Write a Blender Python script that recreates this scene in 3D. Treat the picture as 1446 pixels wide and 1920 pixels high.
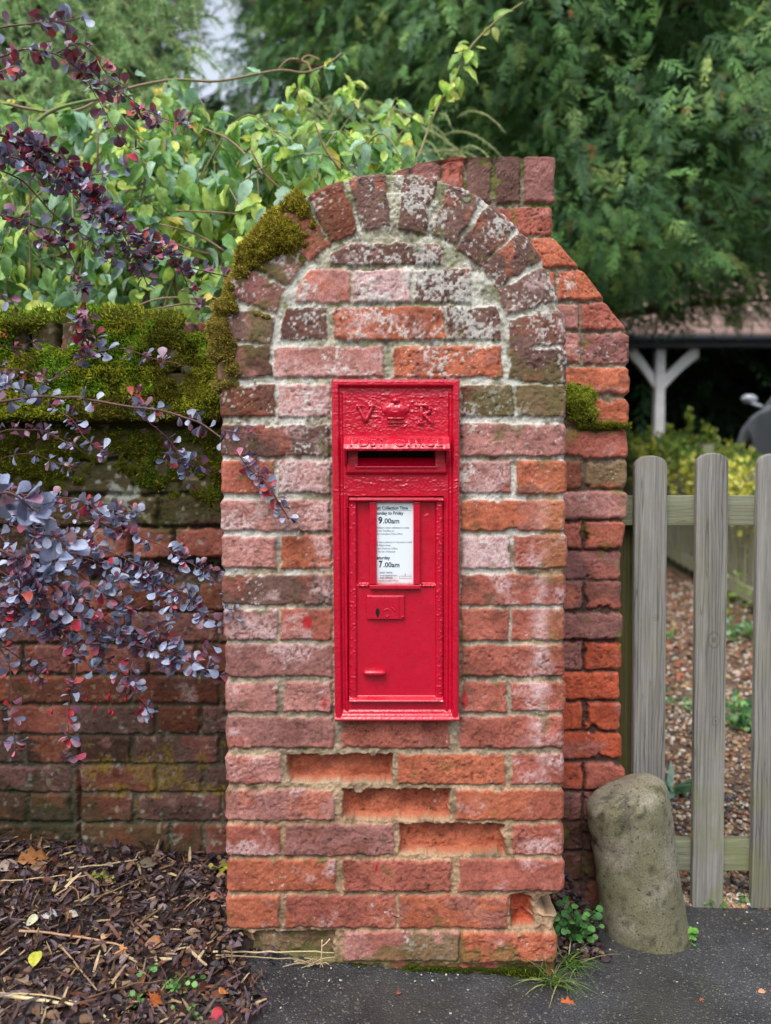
import bpy, bmesh, math, random
import numpy as np
from mathutils import Vector, Matrix

for o in list(bpy.data.objects): bpy.data.objects.remove(o)
random.seed(5)
RNG = np.random.default_rng(11)
SC = bpy.context.scene
COLL = SC.collection
R = math.radians

# ------------------------------------------------------------------ camera, sky, sun, exposure
CAMP = np.array([0.0, -1.57, 1.03]); PITCH = R(2.2); FPX = 1415.0
cam = bpy.data.cameras.new('camera'); camo = bpy.data.objects.new('camera', cam); COLL.objects.link(camo)
camo.location = CAMP; camo.rotation_euler = (R(90) - PITCH, 0, 0)
cam.sensor_width = 34.6; cam.lens = FPX / 1920 * 34.6; cam.clip_start = 0.05; cam.clip_end = 500
cam.dof.use_dof = True; cam.dof.focus_distance = 1.62; cam.dof.aperture_fstop = 2.1
SC.camera = camo

SUN_EL, SUN_AZ = R(56), R(205)      # azimuth clockwise from +Y: the sun stands behind the camera, a little to its left
w = bpy.data.worlds.new('World'); SC.world = w; w.use_nodes = True
nt = w.node_tree; bg = nt.nodes['Background']
sky = nt.nodes.new('ShaderNodeTexSky'); sky.sky_type = 'NISHITA'; sky.sun_disc = False
sky.sun_elevation = SUN_EL; sky.sun_rotation = SUN_AZ; sky.air_density = 1.2; sky.dust_density = 2.5
hs = nt.nodes.new('ShaderNodeHueSaturation'); hs.inputs['Saturation'].default_value = 0.42
nt.links.new(sky.outputs[0], hs.inputs['Color']); nt.links.new(hs.outputs[0], bg.inputs['Color'])
bg.inputs['Strength'].default_value = 0.15
sl = bpy.data.lights.new('sun', 'SUN'); sl.energy = 1.0; sl.angle = R(32); sl.color = (1.0, 0.95, 0.88)
so = bpy.data.objects.new('sun', sl); COLL.objects.link(so)
sd = Vector((math.sin(SUN_AZ) * math.cos(SUN_EL), math.cos(SUN_AZ) * math.cos(SUN_EL), math.sin(SUN_EL)))
so.rotation_euler = sd.to_track_quat('Z', 'Y').to_euler(); so.location = (-2, -4, 6)
SC.view_settings.view_transform = 'Standard'; SC.view_settings.look = 'None'
SC.view_settings.exposure = 0.95; SC.view_settings.gamma = 1.0
SC.cycles.max_bounces = 7; SC.cycles.diffuse_bounces = 3; SC.cycles.transparent_max_bounces = 6

# ------------------------------------------------------------------ helpers: pixel -> world, noise, colours
def at(px, py, Y):
    px = np.asarray(px, float); py = np.asarray(py, float); Y = np.asarray(Y, float)
    u = (px - 723) / FPX; v = (960 - py) / FPX
    dy = math.cos(PITCH) + v * math.sin(PITCH); dz = -math.sin(PITCH) + v * math.cos(PITCH)
    t = (Y - CAMP[1]) / dy
    x, y, z = np.broadcast_arrays(u * t, Y, CAMP[2] + dz * t)
    return np.stack([x, y, z], -1)
def X_(px, Y=0.0, py=960): return float(at(px, py, Y)[0])
def Z_(py, Y=0.0): return float(at(723, py, Y)[2])
def sstep(a, b, x):
    t = np.clip((x - a) / (b - a), 0, 1); return t * t * (3 - 2 * t)
def hsh(ix, iy, iz):
    h = (ix.astype(np.uint32) * np.uint32(374761393) + iy.astype(np.uint32) * np.uint32(668265263) + iz.astype(np.uint32) * np.uint32(2246822519))
    h = (h ^ (h >> np.uint32(13))) * np.uint32(1274126177)
    h = (h ^ (h >> np.uint32(16))) * np.uint32(2654435761)
    return ((h ^ (h >> np.uint32(15))) & np.uint32(0xffffff)).astype(np.float64) / 0xffffff * 2 - 1
def vnoise(p):
    p = np.asarray(p, float); i = np.floor(p).astype(np.int64); f = p - i; f = f * f * f * (f * (f * 6 - 15) + 10)
    x, y, z = i[..., 0], i[..., 1], i[..., 2]; r = 0
    for dx in (0, 1):
        wx = f[..., 0] if dx else 1 - f[..., 0]
        for dy in (0, 1):
            wy = f[..., 1] if dy else 1 - f[..., 1]
            for dz in (0, 1):
                wz = f[..., 2] if dz else 1 - f[..., 2]
                r = r + hsh(x + dx, y + dy, z + dz) * wx * wy * wz
    return r
def fbm(p, o=4):
    p = np.asarray(p, float); r = 0; a = 1.0; s = 0
    for k in range(o):
        r = r + a * vnoise(p * 2 ** k + 17.3 * k); s += a; a *= 0.55
    return r / s * 1.5
def lin(c):
    c = np.asarray(c, float) / 255.0
    return np.where(c <= 0.04045, c / 12.92, ((c + 0.055) / 1.055) ** 2.4)
def L4(c): return tuple(lin(c)) + (1.0,)
def nrm(v): return v / np.maximum(np.linalg.norm(v, axis=-1, keepdims=True), 1e-9)

# ------------------------------------------------------------------ helpers: objects
def tag(o, label=None, cat=None, group=None, kind=None):
    if label: o['label'] = label
    if cat: o['category'] = cat
    if group: o['group'] = group
    if kind: o['kind'] = kind
    return o
def empty(name, loc, label=None, cat=None, group=None):
    o = bpy.data.objects.new(name, None); COLL.objects.link(o); o.location = [float(a) for a in loc]; o.empty_display_size = 0.1
    return tag(o, label, cat, group)
def link(name, me, mat=None, parent=None):
    o = bpy.data.objects.new(name, me); COLL.objects.link(o)
    if mat is not None: me.materials.append(mat)
    if parent is not None:
        o.parent = parent; o.matrix_parent_inverse = Matrix.Translation(parent.location).inverted()
    return o
def npmesh(name, V, faces, col=None, smooth=True):
    """faces: array (M,k) or list of such arrays"""
    me = bpy.data.meshes.new(name)
    if not isinstance(faces, list): faces = [faces]
    faces = [np.asarray(f) for f in faces if len(f)]
    V = np.asarray(V, np.float32); me.vertices.add(len(V)); me.vertices.foreach_set('co', V.ravel())
    li = np.concatenate([f.ravel() for f in faces]); tot = np.concatenate([np.full(len(f), f.shape[1]) for f in faces])
    st = np.concatenate([[0], np.cumsum(tot)[:-1]])
    me.loops.add(len(li)); me.loops.foreach_set('vertex_index', li.astype(np.int32))
    me.polygons.add(len(tot)); me.polygons.foreach_set('loop_start', st.astype(np.int32)); me.polygons.foreach_set('loop_total', tot.astype(np.int32))
    me.update(calc_edges=True)
    me.polygons.foreach_set('use_smooth', np.full(len(tot), smooth))
    if col is not None:
        a = me.attributes.new('Col', 'FLOAT_COLOR', 'POINT')
        a.data.foreach_set('color', np.concatenate([np.clip(col, 0, 1), np.ones((len(V), 1))], 1).astype(np.float32).ravel())
    return me
def grid_faces(r, c, off=0, flip=False):
    i = np.arange(r - 1)[:, None] * c + np.arange(c - 1)[None, :] + off; i = i.ravel()
    f = np.stack([i, i + 1, i + c + 1, i + c], 1)
    return f[:, ::-1] if flip else f
class Acc:
    """collects shapes, then links them as ONE mesh object"""
    def __init__(s): s.V = []; s.F = {}; s.C = []; s.n = 0
    def add(s, V, F, col=None):
        V = np.asarray(V, float)
        if not isinstance(F, list): F = [F]
        for f in F:
            f = np.asarray(f)
            if len(f): s.F.setdefault(f.shape[1], []).append(f + s.n)
        s.V.append(V); s.n += len(V)
        if col is None: col = (1, 1, 1)
        s.C.append(np.broadcast_to(np.asarray(col, float), (len(V), 3)))
    def build(s, name, mat, parent=None, smooth=True):
        me = npmesh(name, np.concatenate(s.V), [np.concatenate(f) for f in s.F.values()], np.concatenate(s.C), smooth)
        return link(name, me, mat, parent)
def tube(acc, pts, r, sides=6, col=None, jit=0.0):
    P = np.asarray(pts, float); n = len(P); r = np.broadcast_to(np.asarray(r, float), (n,))
    T = nrm(np.gradient(P, axis=0)); up = np.array([0.0, 0, 1]) if abs(T[0, 2]) < 0.9 else np.array([1.0, 0, 0])
    A = nrm(np.cross(T, up)); B = np.cross(T, A); a = np.linspace(0, 2 * math.pi, sides, endpoint=False)
    rr = r[:, None] * (1 + jit * RNG.uniform(-1, 1, (n, sides)))
    V = P[:, None, :] + rr[..., None] * (np.cos(a)[None, :, None] * A[:, None, :] + np.sin(a)[None, :, None] * B[:, None, :])
    i = np.arange(n - 1)[:, None] * sides; j = np.arange(sides)[None, :]; k = (j + 1) % sides
    F = np.stack([(i + j).ravel(), (i + k).ravel(), (i + sides + k).ravel(), (i + sides + j).ravel()], 1)
    caps = np.array([list(range(sides))[::-1], [(n - 1) * sides + q for q in range(sides)]])
    acc.add(V.reshape(-1, 3), [F, caps], col)
def smoothpath(pts, m=8):
    """Catmull-Rom through the points"""
    P = np.asarray(pts, float); P = np.concatenate([[2 * P[0] - P[1]], P, [2 * P[-1] - P[-2]]]); out = []
    for i in range(1, len(P) - 2):
        t = np.linspace(0, 1, m, endpoint=False)[:, None]
        a, b, c, d = P[i - 1], P[i], P[i + 1], P[i + 2]
        out.append(0.5 * ((2 * b) + (c - a) * t + (2 * a - 5 * b + 4 * c - d) * t ** 2 + (3 * b - a - 3 * c + d) * t ** 3))
    return np.concatenate(out + [P[-2:-1]])
def boxv(acc, lo, hi, col=None, jit=0.0):
    x0, y0, z0 = lo; x1, y1, z1 = hi
    V = np.array([[x0, y0, z0], [x1, y0, z0], [x1, y1, z0], [x0, y1, z0], [x0, y0, z1], [x1, y0, z1], [x1, y1, z1], [x0, y1, z1]], float)
    F = np.array([[3, 2, 1, 0], [4, 5, 6, 7], [0, 1, 5, 4], [1, 2, 6, 5], [2, 3, 7, 6], [3, 0, 4, 7]])
    acc.add(V, F, col)
def bev(o, wd, seg=2):
    m = o.modifiers.new('bevel', 'BEVEL'); m.width = wd; m.segments = seg; m.limit_method = 'ANGLE'; m.angle_limit = R(35); return o
def prism(acc, poly, axis, a, b, col=None):
    """poly in the plane across axis (0: yz, 1: xz), extruded a..b"""
    n = len(poly); V = []
    for q in (a, b):
        for (u, v) in poly: V.append((q, u, v) if axis == 0 else (u, q, v))
    F4 = np.array([[i, (i + 1) % n, n + (i + 1) % n, n + i] for i in range(n)])
    acc.add(V, [F4, np.array([list(range(n))[::-1]]), np.array([[n + i for i in range(n)]])], col)

def scatter(acc, tmpl, pos, tdir, ndir, scale, col, wid=1.0):
    """many copies of a leaf template (along x, normal z) as one batch"""
    if isinstance(tmpl, list):
        wh = RNG.integers(0, len(tmpl), len(pos)); bc = lambda v, *sh: np.broadcast_to(np.asarray(v, float), (len(pos),) + sh)
        for q, one in enumerate(tmpl):
            k = wh == q; scatter(acc, one, np.asarray(pos)[k], bc(tdir, 3)[k], bc(ndir, 3)[k], bc(scale)[k], bc(col, 3)[k], bc(wid)[k])
        return
    TV, TF = tmpl; pos = np.asarray(pos, float); N = len(pos)
    if N == 0: return
    t = nrm(np.asarray(tdir, float)); n = np.asarray(ndir, float); n = nrm(n - (n * t).sum(-1, keepdims=True) * t); b = np.cross(n, t)
    s = np.broadcast_to(np.asarray(scale, float), (N,)); wd = np.broadcast_to(np.asarray(wid, float), (N,))
    V = pos[:, None, :] + s[:, None, None] * (TV[None, :, 0:1] * t[:, None, :] + TV[None, :, 1:2] * wd[:, None, None] * b[:, None, :] + TV[None, :, 2:3] * n[:, None, :])
    k = len(TV); offs = (np.arange(N) * k)[:, None, None]
    F = [(np.asarray(f)[None] + offs).reshape(-1, np.asarray(f).shape[1]) for f in TF]
    C = np.repeat(np.broadcast_to(np.asarray(col, float), (N, 3)), k, 0)
    if len(tmpl) > 2: pass
    acc.add(V.reshape(-1, 3), F, C)
def leaf_tmpl(st, fold=0.12, curl=0.15, wav=0.0):
    """stations (x, halfwidth)"""
    V = []
    for i, (x, h) in enumerate(st):
        z = -curl * x * x; wv = wav * (1 if i % 2 else -1)
        V += [(x, -h, z + fold * h * 2 + wv), (x, 0, z), (x, h, z + fold * h * 2 - wv)]
    n = len(st); F = []
    for i in range(n - 1):
        a = i * 3; F += [[a, a + 3, a + 4, a + 1], [a + 1, a + 4, a + 5, a + 2]]
    return np.array(V, float), [np.array(F)]
def pick(pal, n, wts=None, jit=0.12):
    P = np.array([lin(c) for c in pal]); i = RNG.choice(len(P), n, p=None if wts is None else np.array(wts) / sum(wts))
    return P[i] * (1 + jit * RNG.normal(0, 1, (n, 1))).clip(0.5, 1.6)
def rdir(n): return nrm(RNG.normal(0, 1, (n, 3)))

# ------------------------------------------------------------------ materials
class NT:
    def __init__(s, name):
        s.m = bpy.data.materials.new(name); s.m.use_nodes = True; s.t = s.m.node_tree; s.b = s.t.nodes['Principled BSDF']; s.o = s.t.nodes['Material Output']
    def n(s, ty, **kw):
        q = s.t.nodes.new('ShaderNode' + ty)
        for k, v in kw.items():
            if k in q.inputs.keys(): q.inputs[k].default_value = v
            else: setattr(q, k, v)
        return q
    def l(s, a, b): s.t.links.new(a, b)
    def coord(s): return s.n('TexCoord').outputs['Object']
    def noise(s, scale, detail=4, rough=0.6, vec=None, stretch=None):
        q = s.n('TexNoise'); q.inputs['Scale'].default_value = scale; q.inputs['Detail'].default_value = detail; q.inputs['Roughness'].default_value = rough
        v = vec or s.coord()
        if stretch:
            mp = s.n('Mapping'); mp.inputs['Scale'].default_value = stretch; s.l(v, mp.inputs['Vector']); v = mp.outputs[0]
        s.l(v, q.inputs['Vector']); return q.outputs['Fac']
    def ramp(s, fac, a, b, ca=(0, 0, 0, 1), cb=(1, 1, 1, 1)):
        q = s.n('ValToRGB'); e = q.color_ramp.elements; e[0].position = a; e[1].position = b; e[0].color = ca; e[1].color = cb
        s.l(fac, q.inputs['Fac']); return q.outputs['Color']
    def mix(s, fac, a, b, blend='MIX'):
        q = s.n('Mix', data_type='RGBA', blend_type=blend)
        for sock, val in ((q.inputs[0], fac), (q.inputs[6], a), (q.inputs[7], b)):
            if isinstance(val, (int, float)): sock.default_value = val
            elif isinstance(val, tuple): sock.default_value = val
            else: s.l(val, sock)
        return q.outputs[2]
    def attr(s): q = s.n('Attribute', attribute_name='Col'); return q.outputs['Color']
    def bump(s, h, strength, dist):
        q = s.n('Bump'); q.inputs['Strength'].default_value = strength; q.inputs['Distance'].default_value = dist; s.l(h, q.inputs['Height']); s.l(q.outputs[0], s.b.inputs['Normal']); return q
    def base(s, c):
        if isinstance(c, tuple): s.b.inputs['Base Color'].default_value = c
        else: s.l(c, s.b.inputs['Base Color'])
    def set(s, **kw):
        for k, v in kw.items(): s.b.inputs[k.replace('_', ' ')].default_value = v
        return s

def mat_attr(name, rough=0.85, var=0.3, nscale=120, bump=0.3, bdist=0.001, spec=0.3, transl=0.0, rvar=0.0, fine=None, pits=0):
    M = NT(name); f = M.noise(nscale, 5, 0.65)
    lo, hi = 1 - var, 1 + var
    c = M.mix(1.0, M.attr(), M.ramp(f, 0.3, 0.7, (lo, lo, lo, 1), (hi, hi, hi, 1)), 'MULTIPLY')
    if pits: c = M.mix(1.0, c, M.ramp(M.noise(pits, 3, .6), .60, .68, (1, 1, 1, 1), (.38, .37, .34, 1)), 'MULTIPLY'); c = M.mix(M.ramp(M.noise(pits * .7, 4, .7), .66, .72, (0, 0, 0, 1), (.5, .5, .5, 1)), c, L4((176, 172, 150)))
    M.base(c); M.set(Roughness=rough); M.b.inputs['Specular IOR Level'].default_value = spec
    if rvar: M.l(M.ramp(M.noise(nscale * 0.2, 4), 0.35, 0.65, (rough - rvar,) * 3 + (1,), (rough + rvar,) * 3 + (1,)), M.b.inputs['Roughness'])
    if bump: M.bump(M.noise(fine or nscale * 3, 5, 0.7), bump, bdist)
    if transl:
        t = M.n('BsdfTranslucent'); M.l(c, t.inputs['Color']); mx = M.n('MixShader'); mx.inputs[0].default_value = transl
        M.l(M.b.outputs[0], mx.inputs[1]); M.l(t.outputs[0], mx.inputs[2]); M.l(mx.outputs[0], M.o.inputs['Surface'])
    return M.m
M_BRICK = mat_attr('weathered_brick', 0.88, 0.32, 360, 0.55, 0.0010, 0.25, fine=460)
M_MOSS = mat_attr('moss', 0.9, 0.35, 160, 0, spec=0.1, transl=0.35)
M_GLOSSLEAF = mat_attr('waxy_leaf', 0.33, 0.26, 160, 0.4, 0.0012, 0.6, transl=0.10, fine=260)
M_LEAF = mat_attr('soft_leaf', 0.34, 0.42, 42, 0.5, 0.003, 0.5, transl=0.38, fine=90)
M_NEEDLE = mat_attr('needles', 0.6, 0.25, 14, 0, spec=0.3, transl=0.22)
M_BARK = mat_attr('bark', 0.85, 0.35, 60, 0.6, 0.003, 0.25)
M_STEM = mat_attr('stem', 0.55, 0.25, 150, 0.2, 0.0005, 0.4)
M_LITTER = mat_attr('leaf_litter', 0.5, 0.35, 130, 0.4, 0.001, 0.4)
M_PEBBLE = mat_attr('pebble', 0.55, 0.25, 120, 0.2, 0.0006, 0.4)

def mat_red():
    M = NT('red_gloss_paint'); n = M.noise(34, 4)
    M.base(M.mix(M.ramp(n, 0.35, 0.7), L4((182, 0, 38)), L4((196, 0, 46)))); M.set(Roughness=0.26); M.b.inputs['Coat Weight'].default_value = 0.45; M.b.inputs['Coat Roughness'].default_value = 0.07
    M.b.inputs['Specular IOR Level'].default_value = 0.55
    M.l(M.ramp(M.noise(60, 4), 0.35, 0.7, (0.24,) * 3 + (1,), (0.4,) * 3 + (1,)), M.b.inputs['Roughness'])
    M.bump(M.noise(150, 3, 0.55), 0.28, 0.0014); return M.m
M_RED = mat_red()
def mat_plain(name, c, rough=0.6, var=0.12, sc=60, bump=0.2, metal=0.0, bd=0.001):
    M = NT(name); f = M.noise(sc, 4); c1 = tuple(lin(c) * (1 - var)) + (1,); c2 = tuple(np.clip(lin(c) * (1 + var), 0, 1)) + (1,)
    M.base(M.mix(M.ramp(f, 0.3, 0.7), c1, c2)); M.set(Roughness=rough, Metallic=metal)
    if bump: M.bump(M.noise(sc * 4, 4), bump, bd)
    return M.m
M_BLACK = mat_plain('hollow_shade', (12, 8, 8), 0.9)  # flat black, stands in for the shade inside the slot and keyhole
M_INK = mat_plain('dark_ink', (40, 58, 80), 0.7, bump=0)
M_INK2 = mat_plain('grey_ink', (120, 128, 150), 0.7, bump=0)

def mat_wood(name, c1, c2, green, gz=None, ax=2, knots=()):
    """weathered timber, grain along ax, wandering growth lines, knots; green algae patches, more of it low down when gz is given"""
    M = NT(name); st = [70, 70, 70]; st[ax] = 2.0
    co = M.coord(); g = M.noise(1.6, 8, 0.8, co, tuple(st)); st2 = [14, 14, 14]; st2[ax] = 0.9; g2 = M.noise(1.2, 4, 0.6, co, tuple(st2))
    mp = M.n('Mapping'); s3 = [1, 1, 1]; s3[ax] = .085; mp.inputs['Scale'].default_value = s3; M.l(co, mp.inputs['Vector']); vec = mp.outputs[0]
    wv = M.n('TexWave', wave_type='BANDS', bands_direction='Z' if ax == 0 else 'X'); wv.inputs['Scale'].default_value = 34; wv.inputs['Distortion'].default_value = 9; wv.inputs['Detail'].default_value = 3; wv.inputs['Detail Scale'].default_value = 1.1; M.l(vec, wv.inputs['Vector'])
    line = M.ramp(wv.outputs['Fac'], .0, .28, (1, 1, 1, 1), (0, 0, 0, 1))
    base = M.mix(M.ramp(g, 0.3, 0.7), L4(c1), L4(c2)); base = M.mix(M.ramp(g2, 0.45, 0.75, (0, 0, 0, 1), (0.5, 0.5, 0.5, 1)), base, L4([v * 0.74 for v in c1]))
    lf = M.mix(1.0, line, M.ramp(g2, .35, .6), 'MULTIPLY'); base = M.mix(M.mix(1.0, lf, (.6, .6, .6, 1), 'MULTIPLY'), base, L4([v * .52 for v in c1]))
    # cracks: thin dark lines along the grain
    st4 = [38, 38, 38]; st4[ax] = 1.1; cr = M.noise(1.0, 2, .5, co, tuple(st4)); q = M.n('Math', operation='SUBTRACT'); M.l(cr, q.inputs[0]); q.inputs[1].default_value = .5; q2 = M.n('Math', operation='ABSOLUTE'); M.l(q.outputs[0], q2.inputs[0])
    crk = M.ramp(q2.outputs[0], .0, .008, (1, 1, 1, 1), (0, 0, 0, 1)); base = M.mix(M.mix(1.0, crk, (.6, .6, .6, 1), 'MULTIPLY'), base, L4((50, 48, 46)))
    for (kx, ky, kz, kr) in knots:
        sb = M.n('VectorMath', operation='SUBTRACT'); M.l(co, sb.inputs[0]); sb.inputs[1].default_value = (kx, ky, kz); sc = M.n('VectorMath', operation='MULTIPLY'); M.l(sb.outputs[0], sc.inputs[0]); sc.inputs[1].default_value = (1, 0, .72)
        ln = M.n('VectorMath', operation='LENGTH'); M.l(sc.outputs[0], ln.inputs[0]); dv = M.n('Math', operation='MULTIPLY'); M.l(ln.outputs['Value'], dv.inputs[0]); dv.inputs[1].default_value = 6.283 * 2.2 / kr
        sn = M.n('Math', operation='SINE'); M.l(dv.outputs[0], sn.inputs[0]); rg = M.ramp(sn.outputs[0], .1, .8, (0, 0, 0, 1), (1, 1, 1, 1)); fa = M.n('MapRange'); M.l(ln.outputs['Value'], fa.inputs['Value']); fa.inputs['From Min'].default_value = kr * .35; fa.inputs['From Max'].default_value = kr; fa.inputs['To Min'].default_value = .5; fa.inputs['To Max'].default_value = 0.0
        kk = M.mix(1.0, rg, fa.outputs[0], 'MULTIPLY'); base = M.mix(kk, base, L4([v * .5 for v in c1]))
    a = M.ramp(M.noise(9, 5, 0.65, co), 0.45, 0.72, (0, 0, 0, 1), (0.8, 0.8, 0.8, 1))
    if gz is not None:
        sep = M.n('SeparateXYZ'); M.l(co, sep.inputs[0]); mr = M.n('MapRange'); M.l(sep.outputs[2], mr.inputs['Value'])
        mr.inputs['From Min'].default_value = gz[0]; mr.inputs['From Max'].default_value = gz[1]; mr.inputs['To Min'].default_value = 1.0; mr.inputs['To Max'].default_value = 0.28
        a = M.mix(1.0, a, mr.outputs[0], 'MULTIPLY')
    M.base(M.mix(a, base, L4(green))); M.set(Roughness=0.85); M.b.inputs['Specular IOR Level'].default_value = 0.25
    M.bump(g, 0.9, 0.003); return M.m
_k = [tuple(at(px, py, .37)) + (r_,) for px, py, r_ in ((1339, 1200, .026), (1342, 1352, .015), (1230, 1158, .010), (1452, 1140, .018), (1455, 910, .015))]
M_GATE = mat_wood('weathered_gate_timber', (112, 109, 104), (170, 167, 162), (122, 126, 74), (-0.1, 0.45), 2, _k)
M_RAIL = mat_wood('mossy_rail_timber', (112, 114, 92), (158, 160, 138), (122, 128, 78), None, 0)
M_STILE = mat_wood('green_stile_timber', (84, 82, 52), (104, 100, 64), (92, 96, 48))
M_FENCE = mat_wood('old_fence_timber', (138, 134, 114), (178, 173, 150), (136, 142, 92))
# ------------------------------------------------------------------ masonry: one relief sheet of bricks and mortar, with returning sides
PAL = {'o': (176, 100, 74), 'r': (160, 92, 78), 'p': (170, 118, 110), 'v': (142, 96, 90), 'd': (106, 78, 70), 'g': (118, 96, 72),
       'w': (186, 150, 148), 'k': (70, 54, 50), 'y': (130, 108, 52), 'a': (116, 88, 80), 'm': (86, 60, 50), 'n': (122, 72, 56), 'c': (180, 86, 60)}
class Brick:
    def __init__(s, poly, code='r', eff=0.2, lich=0.0, out=0.0, hole=0.0, chip=0.3):
        s.poly = np.asarray(poly, float); s.col = lin(PAL[code]); s.eff = eff; s.lich = lich; s.out = out; s.hole = hole; s.chip = chip; s.code = code
        c = s.poly.mean(0); a = 0
        for i in range(len(poly)):
            p, q = s.poly[i], s.poly[(i + 1) % len(poly)]; a += p[0] * q[1] - p[1] * q[0]
        if a < 0: s.poly = s.poly[::-1]
def rect(x0, y0, x1, y1, Y, *a, **k):
    P = at([x0, x1, x1, x0], [y0, y0, y1, y1], Y); j = 1.2 / 900
    P = P[:, [0, 2]] + RNG.uniform(-j, j, (4, 2)); return Brick(P, *a, **k)
def field(x, z, bricks, seed):
    p = np.stack([x, z, np.full_like(x, seed)], -1)
    wx = x + 0.0022 * vnoise(p * [45, 45, 1]) + 0.0012 * vnoise(p * [130, 130, 1] + 7); wz = z + 0.0022 * vnoise(p * [45, 45, 1] + 31) + 0.0012 * vnoise(p * [130, 130, 1] + 57)
    chipn = np.clip(fbm(p * [38, 38, 1] + 90, 3) - 0.25, 0, 1)
    best = np.full(x.shape, -1.0); idx = np.full(x.shape, -1)
    for k, b in enumerate(bricks):
        lo = b.poly.min(0) - 0.012; hi = b.poly.max(0) + 0.012
        m = np.nonzero((x > lo[0]) & (x < hi[0]) & (z > lo[1]) & (z < hi[1]))[0]
        if not len(m): continue
        d = np.full(len(m), 1.0)
        for i in range(len(b.poly)):
            a, c = b.poly[i], b.poly[(i + 1) % len(b.poly)]; e = c - a; L = math.hypot(*e)
            if L < 1e-6: continue
            d = np.minimum(d, .0011 + (-(wx[m] - a[0]) * e[1] + (wz[m] - a[1]) * e[0]) / L)
        d = d - b.chip * 0.016 * chipn[m]
        u = d > best[m]; best[m[u]] = d[u]; idx[m[u]] = k
    return best, idx
def masonry(name, Y0, zs, xl, xr, bricks, res, seed, depth, mortar, post=None, lichen=None, rough=1.0, edge=0.006, joint=-0.006, border=None, ny=22, side_l=True, side_r=True):
    zs = np.asarray(zs, float); xl = np.asarray(xl, float).copy(); xr = np.asarray(xr, float).copy(); Rw = len(zs)
    bj = RNG.uniform(-1, 1, len(bricks) + 1)
    for arr, sg in ((xl, 1), (xr, -1)):
        d, i = field(arr + sg * 0.013, zs, bricks, seed)
        pz = np.stack([arr * 0, zs * 60, np.full(Rw, seed + sg)], -1)
        inset = np.where(d > 0.001, 0.0025 * bj[i] * rough, 0.005 * rough) + 0.0018 * rough * fbm(pz, 3)
        k = np.ones(5) / 5; inset = np.convolve(np.pad(inset, 2, mode='edge'), k, 'valid')
        arr += sg * inset
    C = int(max((xr - xl).max() / res, 8)); t = np.linspace(0, 1, C)
    X = xl[:, None] + (xr - xl)[:, None] * t[None]; Z = np.repeat(zs[:, None], C, 1)
    x = X.ravel(); z = Z.ravel(); d, idx = field(x, z, bricks, seed)
    p = np.stack([x, np.full_like(x, seed * 1.7), z], -1)
    A = lambda f: np.array([f(b) for b in bricks] + [f(bricks[0])])
    bo, bh, be, bl = A(lambda b: b.out)[idx], A(lambda b: b.hole)[idx], A(lambda b: b.eff)[idx], A(lambda b: b.lich)[idx]
    bc = A(lambda b: b.col)[idx]; bt = RNG.uniform(-1, 1, (len(bricks) + 1, 4))[idx]
    cen = A(lambda b: b.poly.mean(0))[idx]
    tt = np.clip((d + 0.0005) / edge, 0, 1); prof = np.sqrt(np.clip(1 - (1 - tt) ** 2, 0, 1)); prof[idx < 0] = 0
    n60, n200, n20 = fbm(p * 60, 4), fbm(p * 210, 3), fbm(p * 20 + 5, 3)
    warp = p + 0.01 * np.stack([vnoise(p * 30), vnoise(p * 30 + 9), vnoise(p * 30 + 19)], -1)
    ridg = 1 - np.abs(fbm(warp * [24, 24, 62] + 77, 3)); crack = np.clip(ridg - 0.9, 0, 0.1) * 10
    rb = RNG.uniform(.25, 1.15, len(bricks) + 1)[idx]; crack = crack * rb; n60 = n60 * (.4 + .6 * rb); pit = np.clip(vnoise(p * 120 + 3) - 0.62, 0, 1) * rb
    hb = bo + 0.0016 * bt[:, 0] * rough + (x - cen[:, 0]) * 0.012 * bt[:, 1] + (z - cen[:, 1]) * 0.03 * bt[:, 2] + rough * (0.0013 * n60 + 0.0007 * n200 + 0.0012 * n20) - 0.0017 * crack * rough - 0.006 * pit * rough
    hb = np.where(bh > 0, -bh + 0.006 * n20 + 0.003 * n60 - .004 * pit + .0012 * n200, hb)
    hm = joint + rough * (0.0026 * n60 + 0.0013 * n200) + 0.0016 * n20 - .004 * np.clip(vnoise(p * 85 + 9) - .45, 0, 1)
    sec = np.array([lin(PAL[random.choice('vrodpn')]) for _ in range(len(bricks) + 1)])[idx]
    # a missing brick leaves its bed: no rounding, a ragged rim
    prof = np.where((bh > 0) & (idx >= 0), sstep(0.0, 0.0036, d), prof)
    h = hm + (hb - hm) * prof
    db = np.minimum(x - np.repeat(xl, C), np.repeat(xr, C) - x)
    if border is not None: db = np.minimum(db, border(x, z))
    h = h - 0.009 * np.clip(1 - db / 0.009, 0, 1) ** 2
    # colour: what the brick is made of, mottled, then salts, lichen and growth
    c = bc * (1 + 0.12 * bt[:, 3:4]); c = c + (sec - c) * (0.6 * sstep(0.05, 0.45, fbm(p * [13, 13, 17] + 120, 4)))[:, None]
    c = c * (1 + 0.24 * n20[:, None] * [1, 1.15, 1.2]) * (1 + 0.22 * n200[:, None]) * (1 - 0.5 * np.clip(fbm(p * 48 + 40, 4) - 0.25, 0, 1)[:, None])
    c = c * (1 - 0.35 * crack[:, None]) * (1 - 0.8 * np.clip(pit * 2, 0, 1)[:, None])
    ef = sstep(0.0, 0.55, fbm(p * [16, 16, 20] + 60, 4) * 0.8 + be * 1.35 - 0.62) * sstep(-0.9, 0.5, n200 + 0.5 * n60)
    c = c + (lin((206, 178, 178)) - c) * (0.72 * ef)[:, None]
    hol = (bh > 0) & (idx >= 0) & (d < .0056) & (d > -.001); n2h = np.where(hol, 0, n200); mc = mortar(x, z, n20, np.where(hol, 0, n60), n2h)
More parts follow.
